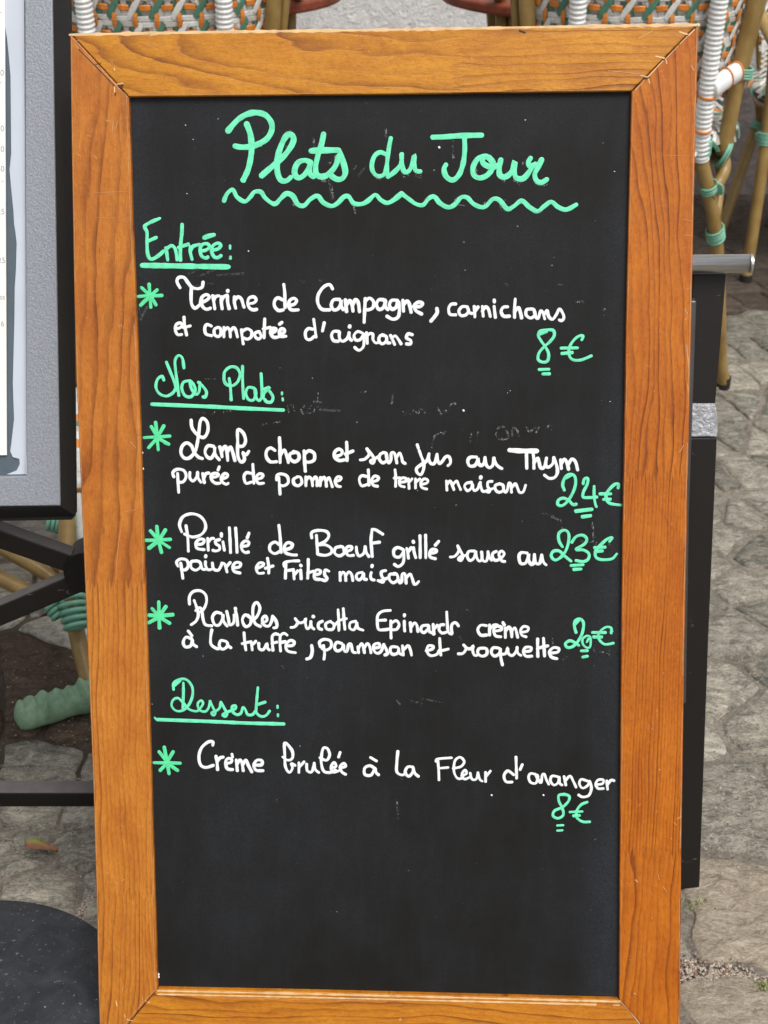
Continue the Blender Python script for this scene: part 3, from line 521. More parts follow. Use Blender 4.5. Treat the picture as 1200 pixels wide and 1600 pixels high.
price('W 835,305 800,310 800,345 820,385 825,425 795,445 765,430 775,400 820,380 855,345 860,315 830,303; 965,350 930,365 905,400 905,440 940,465 980,465; @4.6 865,408 935,405; 885,430 920,428; @3.6 790,487 825,485; 790,517 820,515', 4.4)
# wiped-out older writing, smears and specks of chalk
ghosts = MB()
for pts, w in strokes('Z 450,634 451,644; 451,637 457,632 461,644; 475,634 470,640 474,646 480,644; 486,635 480,644 488,645 492,640; 497,614 496,636; 490,628 503,627; 630,643 633,648 638,640 642,648 648,640 652,647 658,640 664,646; 684,637 690,647 695,640 700,646 704,632 712,631; 614,616 612,630; 570,612 575,612; 408,664 416,662; 427,660 437,659; 675,699 676,690 680,680 690,676; 693,678 696,674; 735,690 736,678; 745,688 747,676; 775,682 777,670 788,668 794,684 780,686; 800,682 802,668 808,672 810,682; 822,668 828,674 836,668; 838,676 842,668; 855,668 860,664 862,672; 845,800 858,805 872,812; 876,812 878,825; 925,816 927,830 926,848; 918,846 932,838; 935,842 930,852; 908,846 922,848; 950,846 954,854; 928,1010 930,1020; 935,1018 950,1020; 953,1016 952,1025; 885,1026 880,1030; 863,998 864,1010; 620,1095 625,1100; 640,1094 660,1100; 660,1092 690,1098; 304,643 320,646; 330,648 337,642; 350,644 362,642; 322,592 335,592; 790,445 795,445; 900,471 912,472; 940,486 945,483; 873,444 880,446; 620,1250 622,1280; 500,438 503,438; 312,1020 318,1026; 440,1040 444,1045; 730,953 732,955; 717,994 722,1002'):
    board_ribbon(ghosts, pts, 2.6*SC, 0.00005, PD, seed=len(ghosts.f) % 13, jit=0.5)
for pts, w in strokes('A 975,458 1010,480 1045,467; 632,472 660,487 690,478; 832,430 845,415 860,398; 430,186 455,182 470,200; 700,382 722,355 740,330; 690,380 700,375; 820,572 835,580 845,602; 465,630 480,645 500,652; 1048,170 1052,210; 600,230 602,270; 690,490 710,530 725,600; 855,640 862,690; B 35,455 60,467 75,457; 120,457 150,464; 640,474 670,490; 735,488 770,508; 870,508 900,524 935,512; 785,385 800,358 812,352; 350,240 349,300 355,360; 490,450 500,400 512,372; 180,612 198,588 220,578; 355,632 372,602; 550,632 580,605; 650,652 672,678; 390,642 420,646; 860,690 900,688'):
    board_ribbon(ghosts, pts, 3.4*SC, 0.00013, PD, seed=len(ghosts.f) % 13, jit=0.6)
ghosts.build('wiped_chalk_marks', M['ghost'], broot)['kind'] = 'stuff'
sm = MB()
for pts, w in strokes('Z 295,428 310,420; 315,430 345,418; 340,430 380,427; 300,448 335,443; 515,290 520,310; 552,322 556,332; 445,230 460,225; 560,275 570,262; 218,500 230,480; 470,440 475,440; 500,640 530,642; 217,480 221,500'):
    board_ribbon(sm, pts, 3.2*SC, 0.00005, PD, seed=len(sm.f) % 13, jit=0.5)
sm.build('chalk_smear', M['smear'], broot)['kind'] = 'stuff'
dots = MB()
random.seed(11)
for k in range(30):
    x = random.uniform(225, 960); y = random.choice([random.uniform(165, 1530), random.uniform(165, 700)])
    board_ribbon(dots, [(x, y), (x+random.uniform(0.1,1.5), y+random.uniform(-.6,.6))], random.uniform(0.4, 1.1)*SC, 0.00005, PD, seed=k % 7)
for x, y, w in ((246.5,1522,5),(247,1526,4),(222,707,3),(223,732,3.4),(686,230,3),(768,1242,2.4),(849,1242,2.4),(724,641,3),(388,392,1.8),(247,1545,4),(249,1546,3)):
    board_ribbon(dots, [(x, y), (x+0.5, y+0.6)], w*SC, 0.0003, PD, seed=3)
o = dots.build('chalk_specks', M['white_ink'], broot); o['kind'] = 'stuff'
# ---------------------------------------------------------------- paving: separate stones bedded in sandy mortar
def stone_mat(name, ca, cb, cc, dark=0.35):
    t = NT(name); o = t.n('ObjectInfo').outputs['Random']; c = t.n('NewGeometry').outputs['Position']
    off = t.n('VectorMath', {0: c, 1: t.vec(t.m('MULTIPLY', o, 37.0), t.m('MULTIPLY', o, 11.0), 0.0)}, operation='ADD').outputs[0]
    off = t.n('VectorMath', {0: off, 1: (1.0, 1.7, 1.0)}, operation='MULTIPLY').outputs[0]
    n1 = t.noise(off, 8, 6, 0.65, dist=0.5); n2 = t.noise(off, 36, 10, 0.78, dist=0.9); n3 = t.noise(off, 230, 6, 0.82, dist=0.2)
    vein = t.ramp(t.m('ABSOLUTE', t.m('SUBTRACT', t.noise(off, 7, 6, 0.65, dist=1.0), 0.5)), [(0.0, 1.0), (0.006, 0.0)])
    col = t.mix(t.ramp(n1, [(0.35, 0.0), (0.65, 1.0)]), ca, cb)
    col = t.mix(t.ramp(n2, [(0.50, 0.0), (0.64, 0.85)]), col, cc)
    col = t.mix(t.ramp(n2, [(0.38, 0.85), (0.49, 0.0)]), col, tuple(k*dark for k in ca))
    col = t.mix(t.ramp(n3, [(0.52, 0.0), (0.62, 0.4)]), col, tuple(min(1, k*1.35) for k in cc))
    col = t.mix(t.ramp(n3, [(0.38, 0.5), (0.47, 0.0)]), col, tuple(k*dark for k in ca))
    col = t.mix(t.m('MULTIPLY', vein, 0.35), col, tuple(k*dark for k in ca))
    k = t.m('MULTIPLY_ADD', o, 0.35, 0.82)
    col = t.mix(1.0, col, t.vec(k, t.m('MULTIPLY', k, 0.965), t.m('MULTIPLY', k, 0.90)), 'MULTIPLY')
    t.out(col, 0.8, 0, 0.3)
    h = t.m('ADD', t.m('MULTIPLY', n1, 0.8), t.m('ADD', t.m('MULTIPLY', n2, 0.8), t.m('MULTIPLY', n3, 0.22)))
    t.bump(h, 0.010)
    return t.mat
M['stone_grey'] = stone_mat('grey_schist', (0.25, 0.243, 0.215), (0.36, 0.345, 0.30), (0.62, 0.59, 0.52), 0.38)
M['stone_dark'] = stone_mat('dark_grey_schist', (0.165, 0.168, 0.148), (0.235, 0.23, 0.20), (0.48, 0.46, 0.40), 0.38)
M['stone_pink'] = stone_mat('pinkish_stone', (0.36, 0.305, 0.245), (0.43, 0.375, 0.31), (0.60, 0.56, 0.49), 0.55)
M['stone_brown'] = stone_mat('brown_stone', (0.090, 0.060, 0.041), (0.120, 0.084, 0.059), (0.19, 0.15, 0.115), 0.45)  # brown stone, its colour darkened further for contact shade behind the case
M['stone_dark_shaded'] = stone_mat('dark_stone_with_shade', (0.055, 0.042, 0.035), (0.085, 0.066, 0.054), (0.15, 0.125, 0.105), 0.4)  # dark stone, with the tables' shade along the wall put into its colour
M['stone_pale'] = stone_mat('pale_stone', (0.40, 0.385, 0.34), (0.48, 0.46, 0.41), (0.68, 0.66, 0.60), 0.5)
def mortar():
    t = NT('sandy_mortar'); c = t.n('NewGeometry').outputs['Position']
    n1 = t.noise(c, 12, 5, 0.6); n2 = t.noise(c, 230, 6, 0.8)
    n4 = t.noise(c, 30, 6, 0.75, dist=0.5); x, y, z = t.xyz(c)
    col = t.mix(t.ramp(n1, [(0.35, 0.0), (0.7, 1.0)]), (0.36, 0.32, 0.26), (0.50, 0.45, 0.38))
    col = t.mix(t.ramp(n4, [(0.44, 0.0), (0.60, 0.8)]), col, (0.23, 0.205, 0.17))
    col = t.mix(t.ramp(n4, [(0.30, 0.6), (0.42, 0.0)]), col, (0.38, 0.24, 0.17))
    col = t.mix(t.ramp(n2, [(0.38, 0.8), (0.48, 0.0)]), col, (0.17, 0.13, 0.10))
    col = t.mix(t.ramp(n2, [(0.56, 0.0), (0.68, 0.7)]), col, (0.62, 0.57, 0.49))
    # joints darker brown by the near chair; along the wall the tables' shade is painted in
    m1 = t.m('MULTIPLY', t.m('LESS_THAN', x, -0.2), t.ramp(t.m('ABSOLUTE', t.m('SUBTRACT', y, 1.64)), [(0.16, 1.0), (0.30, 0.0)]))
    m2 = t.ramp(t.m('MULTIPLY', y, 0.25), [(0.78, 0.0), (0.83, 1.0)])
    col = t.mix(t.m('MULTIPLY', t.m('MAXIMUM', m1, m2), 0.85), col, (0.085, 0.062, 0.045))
    t.out(col, 0.9, 0, 0.2); t.bump(t.m('ADD', n2, t.m('MULTIPLY', n4, 1.5)), 0.008); return t.mat
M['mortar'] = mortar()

g = MB(); NX = 60
def hz(x, y): return -0.003 + 0.003 * noise.noise(Vector((x*6, y*6, 0)))
gx = [-40, -12, -4] + [-2.0 + 4.4*i/NX for i in range(NX+1)] + [5, 12, 40]
gy = [-6, -1, 0.3] + [0.6 + 4.2*i/NX for i in range(NX+1)] + [8, 20, 60]
for yy in gy:
    for xx in gx: g.v.append((xx, yy, hz(xx, yy)))
nx = len(gx)
for j in range(len(gy)-1):
    for i in range(nx-1): g.f.append((j*nx+i, j*nx+i+1, (j+1)*nx+i+1, (j+1)*nx+i)); g.m.append(0)
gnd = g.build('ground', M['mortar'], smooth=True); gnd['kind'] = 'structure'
gnd['label'] = 'irregular stone paving bedded in sandy mortar'

seeds_px = [(1160,1610),(1015,1640),(1140,1430),(1000,1430),(1310,1450),(1150,1250),(1005,1230),(1290,1240),(1120,1085),(1195,1120),(1250,1050),
 (1150,985),(1060,950),(1175,915),(1215,960),(1090,880),(1185,862),(1125,845),(1250,850),(1105,795),(1155,800),(1200,790),(1075,750),(1115,740),(1165,735),(1215,728),
 (1100,690),(1145,684),(1190,690),(1240,675),(1070,640),(1120,635),(1165,630),(1210,636),(1145,590),(1195,585),(1095,590),(1240,600),(1120,550),(1170,545),(1210,540),(1150,508),(1195,500),(1240,510),(1110,505),(1130,475),(1180,470),(1225,465),(1160,445),(1205,440),
 (60,1400),(190,1380),(150,1545),(60,1620),(-60,1390),(40,1262),(160,1265),(-60,1270),(150,1325),(10,1330),(60,1060),(-60,1080),(190,1080),(20,905),(90,900),(-50,910),(150,890)]
seeds = [tuple(ground(*p)[:2]) for p in seeds_px]
random.seed(21)
X0, X1, Y0, Y1 = -1.55, 1.75, 0.62, 4.1
def free(p, d): return all((p[0]-s[0])**2 + (p[1]-s[1])**2 > d*d for s in seeds)
tries = 0
while tries < 9000 and len(seeds) < 330:
    tries += 1
    p = (random.uniform(X0, X1), random.uniform(Y0, Y1))
    u = (p[0]/p[1])*CP*FPX
    if free(p, 0.105 + 0.07*random.random()): seeds.append(p)
def clip(poly, a, b):
    """keep the side of the bisector nearer to a"""
    mx, my = (a[0]+b[0])/2, (a[1]+b[1])/2; dx, dy = b[0]-a[0], b[1]-a[1]; out = []
    for i in range(len(poly)):
        p = poly[i]; q = poly[(i+1) % len(poly)]
        sp = (p[0]-mx)*dx + (p[1]-my)*dy; sq = (q[0]-mx)*dx + (q[1]-my)*dy
        if sp <= 0: out.append(p)
        if sp*sq < 0:
            t = sp/(sp-sq); out.append((p[0]+(q[0]-p[0])*t, p[1]+(q[1]-p[1])*t))
    return out
kinds = []
for si, s in enumerate(seeds[:300]):
    if not (X0-.1 < s[0] < X1+.1 and Y0-.1 < s[1] < Y1+.1): continue
    poly = [(s[0]-.3, s[1]-.3), (s[0]+.3, s[1]-.3), (s[0]+.3, s[1]+.3), (s[0]-.3, s[1]+.3)]
    near = sorted((q for q in seeds if q is not s), key=lambda q: (q[0]-s[0])**2+(q[1]-s[1])**2)[:18]
    for q in near: poly = clip(poly, s, q)
    if len(poly) < 3: continue
    gap = random.uniform(0.002, 0.006) + (0.001 if 1.8 < s[1] < 3.2 else 0)
    if s[1] >= 3.2: gap = 0.0015
    if si in (0, 2): gap = 0.010
    cx = sum(p[0] for p in poly)/len(poly); cy = sum(p[1] for p in poly)/len(poly)
    # uneven outline
    ring = []
    for i in range(len(poly)):
        p = poly[i]; q = poly[(i+1) % len(poly)]; L = math.hypot(q[0]-p[0], q[1]-p[1]); k = max(1, int(L/0.014))
        for j in range(k):
            t = j/k; x = p[0]+(q[0]-p[0])*t; y = p[1]+(q[1]-p[1])*t
            d = math.hypot(x-cx, y-cy); f = max(0.3, (d-gap)/d)
            if j == 0: f *= 0.97
            x = cx+(x-cx)*f; y = cy+(y-cy)*f
            nv = noise.noise_vector(Vector((x*26, y*26, 1.3))); nw = noise.noise_vector(Vector((x*90, y*90, 7.3))); ring.append((x+nv.x*0.008+nw.x*0.0028, y+nv.y*0.008+nw.y*0.0028))
    n = len(ring); v = []; tilt = (random.uniform(-.02, .02), random.uniform(-.02, .02)); h0 = random.uniform(-0.001, 0.003)
    for fac, zz in ((1.0, -0.010), (0.985, -0.003), (0.94, 0.0005), (0.6, 0.0015)):
        for x, y in ring:
            X = cx+(x-cx)*fac; Y = cy+(y-cy)*fac
            z = zz + h0*(fac < 0.99) + (X-cx)*tilt[0] + (Y-cy)*tilt[1] + 0.004*noise.noise(Vector((X*22, Y*22, 4)))*(fac < .99)
            v.append((X-cx, Y-cy, z))
    v.append((0, 0, 0.0015+h0+0.003*noise.noise(Vector((cx*22, cy*22, 4)))))
    f = []
    for r in range(3):
        for i in range(n): f.append((r*n+i, r*n+(i+1) % n, (r+1)*n+(i+1) % n, (r+1)*n+i))
    for i in range(n): f.append((3*n+i, 3*n+(i+1) % n, 4*n))
    X, Y = s
    if Y > 3.25: mt = 'stone_dark_shaded'
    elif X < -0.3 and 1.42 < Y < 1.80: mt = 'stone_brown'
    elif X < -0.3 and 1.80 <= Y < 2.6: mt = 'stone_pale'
    elif si in (2, 4): mt = 'stone_pink'
    elif Y < 1.6 and X > 0: mt = random.choice(['stone_grey', 'stone_grey', 'stone_pink', 'stone_pale'])
    elif Y > 2.6: mt = random.choice(['stone_dark', 'stone_dark', 'stone_grey'])
    else: mt = random.choice(['stone_dark', 'stone_grey', 'stone_grey'])
    if si in (50, 51, 53, 55): mt = 'stone_grey'
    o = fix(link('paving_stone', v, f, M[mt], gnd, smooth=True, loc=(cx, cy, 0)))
# loose grit in the widest joints
mb = MB(); random.seed(5)
def pebble(x, y, r, z=0.0):
    b = []; 
    for i in range(5):
        th = 2*math.pi*i/5+random.random()*0.6; k = r*random.uniform(0.7, 1.25); b.append((x+math.cos(th)*k, y+math.sin(th)*k, z-r*0.3))
    b.append((x+random.uniform(-.3,.3)*r, y+random.uniform(-.3,.3)*r, z+r*random.uniform(0.4, 0.9)))
    mb.add(b, [(0,1,5),(1,2,5),(2,3,5),(3,4,5),(4,0,5)], random.choice([0, 0, 1, 2, 3]))
for k in range(900):
    px = random.uniform(1040, 1230); t = (px-1060)/140; py = 1520 + random.gauss(0, 11) + t*8
    if px > 1170: py += random.uniform(0, 40)*(px-1170)/40
    p = ground(px, py); pebble(p.x, p.y, random.uniform(0.0008, 0.0026), 0.0005)
for k in range(520):
    t = random.random(); px = 152-38*t+random.gauss(0, 3.5)+4*math.sin(t*9); py = 1375+98*t
    p = ground(px, py); pebble(p.x, p.y, random.uniform(0.0008, 0.0028), 0.0005)
for k in range(700):
    px = random.choice([random.uniform(-30, 145), random.uniform(1100, 1210)]); py = random.uniform(1020, 1380)
    p = ground(px, py); pebble(p.x, p.y, random.uniform(0.0006, 0.0016), 0.007)
PM = [plain('grit_grey', (0.36, 0.31, 0.26), 0.9), plain('grit_rust', (0.27, 0.17, 0.12), 0.9), plain('grit_pale', (0.50, 0.45, 0.37), 0.9), plain('grit_dark', (0.14, 0.11, 0.09), 0.9)]
o = mb.build('loose_grit', PM); tag(o, 'loose grit and crumbs of stone in the joints of the paving', 'grit', kind='stuff')

# ---------------------------------------------------------------- back wall of rough render over stone
def wall_mat():
    t = NT('rough_wall'); c = t.n('NewGeometry').outputs['Position']; x, y, z = t.xyz(c)
    n1 = t.noise(c, 6, 6, 0.7, dist=0.8); n2 = t.noise(c, 42, 6, 0.75, dist=0.6); n3 = t.noise(c, 160, 4, 0.7)
    up = t.ramp(t.m('ADD', z, t.m('MULTIPLY', n1, 0.25)), [(0.42, 0.0), (0.62, 1.0)])
    lo = t.mix(t.ramp(n1, [(0.35, 0), (0.65, 1)]), (0.24, 0.20, 0.195), (0.36, 0.31, 0.295))
    hi = t.mix(t.ramp(n1, [(0.35, 0), (0.65, 1)]), (0.86, 0.85, 0.82), (0.92, 0.91, 0.90))
    col = t.mix(up, lo, hi)
    col = t.mix(t.ramp(n2, [(0.30, 0.6), (0.40, 0)]), col, t.mix(1.0, col, (0.42, 0.39, 0.37), 'MULTIPLY'))
    col = t.mix(t.ramp(n3, [(0.60, 0), (0.74, 0.5)]), col, (0.8, 0.79, 0.78))
    t.out(col, 0.9, 0, 0.2); t.bump(t.m('ADD', n2, t.m('MULTIPLY', n3, 0.3)), 0.016); return t.mat
w = MB(); WX = 90; WZ = 34
for j in range(WZ+1):
    for i in range(WX+1):
        x = -5+10*i/WX; z = -0.02+3.2*j/WZ
        w.v.append((x, 4.22+0.028*noise.noise(Vector((x*4, z*5, 0)))+0.012*noise.noise(Vector((x*15, z*15, 2))), z))
for j in range(WZ):
    for i in range(WX): w.f.append((j*(WX+1)+i, j*(WX+1)+i+1, (j+1)*(WX+1)+i+1, (j+1)*(WX+1)+i)); w.m.append(0)
n0 = len(w.v); w.v += [(-5, 4.6, -0.02), (5, 4.6, -0.02), (5, 4.6, 3.18), (-5, 4.6, 3.18)]
w.f.append((n0, n0+3, n0+2, n0+1)); w.m.append(0)
w.f.append((WZ*(WX+1), n0+3, n0+2, WZ*(WX+1)+WX)); w.m.append(0)
o = w.build('back_wall', wall_mat(), smooth=True); o['kind'] = 'structure'
tag(o, 'rough pale rendered wall with a darker stone foot behind the terrace chairs', 'wall')

# ---------------------------------------------------------------- fallen leaf, weeds
def leaf_mat():
    t = NT('turning_leaf'); c = t.coord(); x, y, z = t.xyz(c); n = t.noise(c, 60, 4, 0.7)
    f = t.ramp(t.m('ADD', t.m('MULTIPLY_ADD', x, 18, 0.35), t.m('MULTIPLY', n, 0.5)), [(0.45, 0.0), (0.75, 1.0)])
    f2 = t.m('MAXIMUM', f, t.ramp(y, [(-0.006, 1.0), (0.0, 0.0)]))
    col = t.mix(f2, (0.22, 0.25, 0.05), (0.27, 0.11, 0.065)); col = t.mix(t.ramp(n, [(0.5, 0), (0.7, 0.6)]), col, (0.12, 0.14, 0.02))
    t.out(col, 0.45, 0, 0.4); return t.mat
lp = ground(66, 1328, 0.008); mb = MB(); N = 12
for i in range(N+1):
    u = i/N; x = -0.021+0.042*u; wd = 0.0095*math.sin(math.pi*min(1, max(0.02, u**0.85)))**0.7
    for j in (-1, -0.5, 0, 0.5, 1):
        mb.v.append((x, j*wd-0.003*u, 0.004+0.004*abs(j)+0.003*math.sin(u*5+j)+0.0012*math.sin(i*2.1)*abs(j)))
for i in range(N):
    for j in range(4): mb.f.append((i*5+j, i*5+j+1, i*5+j+6, i*5+j+5)); mb.m.append(0)
lf = mb.build('fallen_leaf', leaf_mat(), smooth=True, loc=lp); lf.rotation_euler = (0, 0, R(-6))
sol = lf.modifiers.new('thickness', 'SOLIDIFY'); sol.thickness = 0.0004
tag(lf, 'curled green and red fallen leaf lying on the paving', 'leaf')
mb = MB(); mb.tube([(0.010, 0.001, 0.005), (0.018, 0.012, 0.007), (0.026, 0.024, 0.008)], 0.0005, 6)
st = mb.build('leaf_stem', plain('leaf_stem_green', (0.35, 0.36, 0.2), 0.6), lf)
mb = MB(); random.seed(9)
for k in range(120):
    p = ground(random.gauss(1196, 10), random.gauss(1546, 8)) if k < 80 else ground(random.gauss(1085, 14), random.gauss(1415, 6))
    a = random.uniform(0, 6.28); h = random.uniform(0.002, 0.008); b = h*random.uniform(0.2, 0.9); wv = Vector((math.cos(a+1.57), math.sin(a+1.57), 0))*0.0009
    q = p+Vector((math.cos(a)*b, math.sin(a)*b, h))
    md = (p+q)/2+Vector((0, 0, h*0.2)); mb.add([p-wv*.6, p+wv*.6, md+wv, q, md-wv], [(0,1,2,4),(4,2,3)])
o = mb.build('weeds', plain('weed_green', (0.26, 0.29, 0.10), 0.7)); tag(o, 'tiny green weeds and moss growing in the paving joints', 'weeds', kind='stuff')

# ---------------------------------------------------------------- black folding table frame the board leans on
M['black_steel'] = plain('black_painted_steel', (0.009, 0.008, 0.008), 0.45, 0, 0.3, 40, 0.0002, 700, 0.25)
def worn_black():
    t = NT('scuffed_black_steel'); c = t.coord(); n = t.noise(c, 55, 5, 0.75); s = t.noise(t.vec(t.m('MULTIPLY', t.xyz(c)[0], 60), t.m('MULTIPLY', t.xyz(c)[1], 60), t.m('MULTIPLY', t.xyz(c)[2], 420)), 1.0, 2, 0.5)
    col = t.mix(t.ramp(n, [(0.66, 0), (0.72, 0.55)]), (0.012, 0.0102, 0.009), (0.12, 0.155, 0.15))
    col = t.mix(t.ramp(s, [(0.76, 0), (0.79, 0.5)]), col, (0.35, 0.34, 0.33))
    up = t.m('MULTIPLY', t.ramp(t.xyz(t.n('NewGeometry').outputs['Normal'])[2], [(0.55, 0.0), (0.8, 1.0)]), t.m('MULTIPLY_ADD', n, 0.8, 0.35))
    col = t.mix(up, col, (0.105, 0.095, 0.092))     # sky sheen on the level faces, painted into the colour
    t.out(col, 0.42, 0, 0.28); t.bump(n, 0.0004); return t.mat
M['scuffed'] = worn_black()
def alu():
    t = NT('brushed_aluminium'); c = t.coord(); x, y, z = t.xyz(c)
    n = t.noise(t.vec(t.m('MULTIPLY', x, 12), t.m('MULTIPLY', y, 500), t.m('MULTIPLY', z, 500)), 1.0, 4, 0.6)
    sp = t.noise(c, 240, 3, 0.7)
    t.out(t.mix(t.ramp(n, [(0.3, 0), (0.7, 1)]), (0.52, 0.50, 0.49), (0.75, 0.74, 0.73)), t.m('MULTIPLY_ADD', n, 0.2, 0.22), 1.0)
    t.bump(t.m('ADD', n, sp), 0.0003); return t.mat
M['alu'] = alu()
tb = empty('folded_table', ground(600, 1388)); tag(tb, 'folded black metal table frame with an aluminium top bar, standing behind the menu board', 'table')
def rel(p, root): return Vector(p) - root.location
def strip_prism(name, Lp, Rp, D, th, mat, root, bev=0.0015):
    """flat bar: left and right outlines in pixels, D = distance per point, th = thickness away from the viewer"""
    v = []; n = len(Lp)
    for k in (0, 1):
        for (a, b, d) in zip(Lp, Rp, D):
            for q in (a, b):
                p = atD(q[0], q[1], d) ; p = p + Vector((0, th*k, 0)); v.append(rel(p, root))
    m2 = 2*n; f = []
    for i in range(n-1):
        f.append((2*i, 2*i+1, 2*i+3, 2*i+2)); f.append((m2+2*i, m2+2*i+2, m2+2*i+3, m2+2*i+1))
        f.append((2*i, 2*i+2, m2+2*i+2, m2+2*i)); f.append((2*i+1, m2+2*i+1, m2+2*i+3, 2*i+3))
    f.append((0, m2, m2+1, 1)); f.append((2*n-2, 2*n-1, m2+2*n-1, m2+2*n-2))
    return bevel(fix(link(name, v, f, mat, root)), bev, 2)
def dleg(y): return 1.44 - (y-425)/(1388-425)*(1.44-ground(600, 1388).y)
def bar(name, Lx, Rx, ys, th, mat, dd=0.0): 
    return strip_prism(name, list(zip(Lx, ys)), list(zip(Rx, ys)), [dleg(y)+dd for y in ys], th, mat, tb)
bar('leg', (1082,1072), (1135,1118), (428,631), 0.030, M['scuffed'])
bar('weld_plate', (1076,1074,1074), (1118,1122,1121), (631.5,655,683), 0.032, plain('lustrous_weld', (0.50, 0.52, 0.56), 0.34, 0.3, 0.35, 90, 0.0030, 200), -0.002)
bar('leg', (1076,1060,1050), (1120.5,1107,1093), (684,1000,1390), 0.030, M['scuffed'])
bar('runner', (1078,1066,1060), (1088.5,1077,1072), (470,800,1100), 0.010, plain('grey_steel_edge', (0.10, 0.095, 0.09), 0.35, 0.6), -0.011)
mb = MB(); y = 1.445
a = atD(1173, 411.5, y-0.012); b = atD(150, 421, y-0.012)
mb.tube([rel(a, tb), rel(b, tb)], 0.0096, 20); mb.build('top_bar', M['alu'], tb, smooth=True)
mb = MB(); mb.tube([rel(a+Vector((0.0012, 0, 0)), tb), rel(a+Vector((-0.0015, 0, 0)), tb)], 0.0100, 20); mb.build('end_cap', plain('chipped_cap', (0.6, 0.6, 0.6), 0.4, 0.8, 0.4, 300), tb)
def tubebeam(name, p, q, w, h, mat, root, up=(0,0,1)):
    m = MB(); m.beam(rel(p, root), rel(q, root), w, h, up); return bevel(m.build(name, mat, root), 0.0022, 2)
tubebeam('crossbar', atD(-260, 1240, 1.245), atD(1040, 1240, 1.245), 0.022, 0.0205, M['scuffed'], tb)
tubebeam('brace', atD(-330, 718.5, 1.305), atD(150, 888, 1.305), 0.020, 0.0225, M['scuffed'], tb)
tubebeam('brace', atD(-260, 1067, 1.305), atD(150, 893, 1.305), 0.020, 0.0235, M['scuffed'], tb)
for q1, q2 in (((150, 888), (700, 1082)), ((150, 893), (600, 700))):
    tubebeam('brace', atD(*q1, 1.318), atD(*q2, 1.318), 0.018, 0.0225, M['scuffed'], tb)
mb = MB(); c = atD(136, 894.5, 1.292)
mb.tube([rel(c+Vector((0, -0.002, 0)), tb), rel(c+Vector((0, 0.035, 0)), tb)], 0.0248, 36)
bevel(mb.build('hinge_plate', M['black_steel'], tb), 0.0012, 2)

# ---------------------------------------------------------------- menu display case on its round base
ms = empty('menu_stand', ground(-60, 1609)); tag(ms, 'silver framed menu display case on a round black base, left of the chalkboard', 'menu stand')
def hammer():
    t = NT('hammered_silver_paint'); c = t.coord(); n = t.noise(c, 420, 3, 0.7); n2 = t.noise(c, 4, 3, 0.5)
    col = t.mix(t.ramp(n, [(0.3, 0), (0.7, 1)]), (0.245, 0.265, 0.30), (0.33, 0.355, 0.395))
    t.out(col, 0.48, 0.35, 0.5); t.bump(n, 0.0007); return t.mat
M['hammer'] = hammer()
M['case_side'] = plain('dark_case_side', (0.022, 0.021, 0.021), 0.55, 0, 0.25, 20, 0.0002, 500, 0.3)
CN = 0.045                       # case front lies this far behind the board's face plane
def cp(px, py, dd=0.0):
    x, z = on_board(px, py, CN+dd); return rel(BC + BX*x + BY*(CN+dd) + BZ*z, ms)
def quadprism(name, pts, d0, d1, mat, bev=0.0):
    v = [cp(px, py, d0) for px, py in pts]; w = [p + BY*(d1-d0) for p in v]; n = len(pts)
    f = [tuple(range(n)), tuple(range(2*n-1, n-1, -1))] + [(i, n+i, n+(i+1) % n, (i+1) % n) for i in range(n)]
    o = fix(link(name, v+w, f, mat, ms)); 
    if bev: bevel(o, bev, 2)
    return o
# front frame: four flat members around the window
inn = [(37.5,-260),(41,744),(-375,748),(-375,-256)]; outr = [(77,-300),(94,790),(-420,796),(-420,-300)]
v = [cp(px, py, 0) for px, py in inn+outr]; v += [p + BY*0.012 for p in v]; f = []
for k in range(4):
    l = (k+1) % 4; f += [(k, l, 4+l, 4+k), (8+k, 12+k, 12+l, 8+l), (k, 8+k, 8+l, l), (4+k, 4+l, 12+l, 12+k)]
bevel(fix(link('case_frame', v, f, M['hammer'], ms)), 0.0012, 3)
# sloping dark flanges round the case, down to the back
def flange(name, f0, f1, b0, b1, mat=None):
    v = [cp(*f0, 0.0025), cp(*f1, 0.0025), cp(*b1, 0.032), cp(*b0, 0.032)]
    mid = sum(v, Vector())/4; inw = Vector(cp(-170, 250, 0.02)) - mid; inw.normalize()
    w = [p + inw*0.004 for p in v]
    fix(link(name, v+w, [(0,1,2,3),(7,6,5,4),(0,4,5,1),(1,5,6,2),(2,6,7,3),(3,7,4,0)], mat or M['case_side'], ms))
flange('case_side', (79.5,-300), (95.5,791.3), (108.5,-320), (118.5,806))
flange('case_side', (95.5,791.5), (-421,797), (118.3,806.3), (-445,824))
flange('case_side', (77,-301), (-421,-301), (108,-321), (-445,-321))
flange('case_side', (-422,-300), (-422,796), (-446,-320), (-446,823))
quadprism('back_plate', [(107,-318),(119,800),(112,812),(-443,822),(-443,-318)], 0.033, 0.037, M['case_side'])
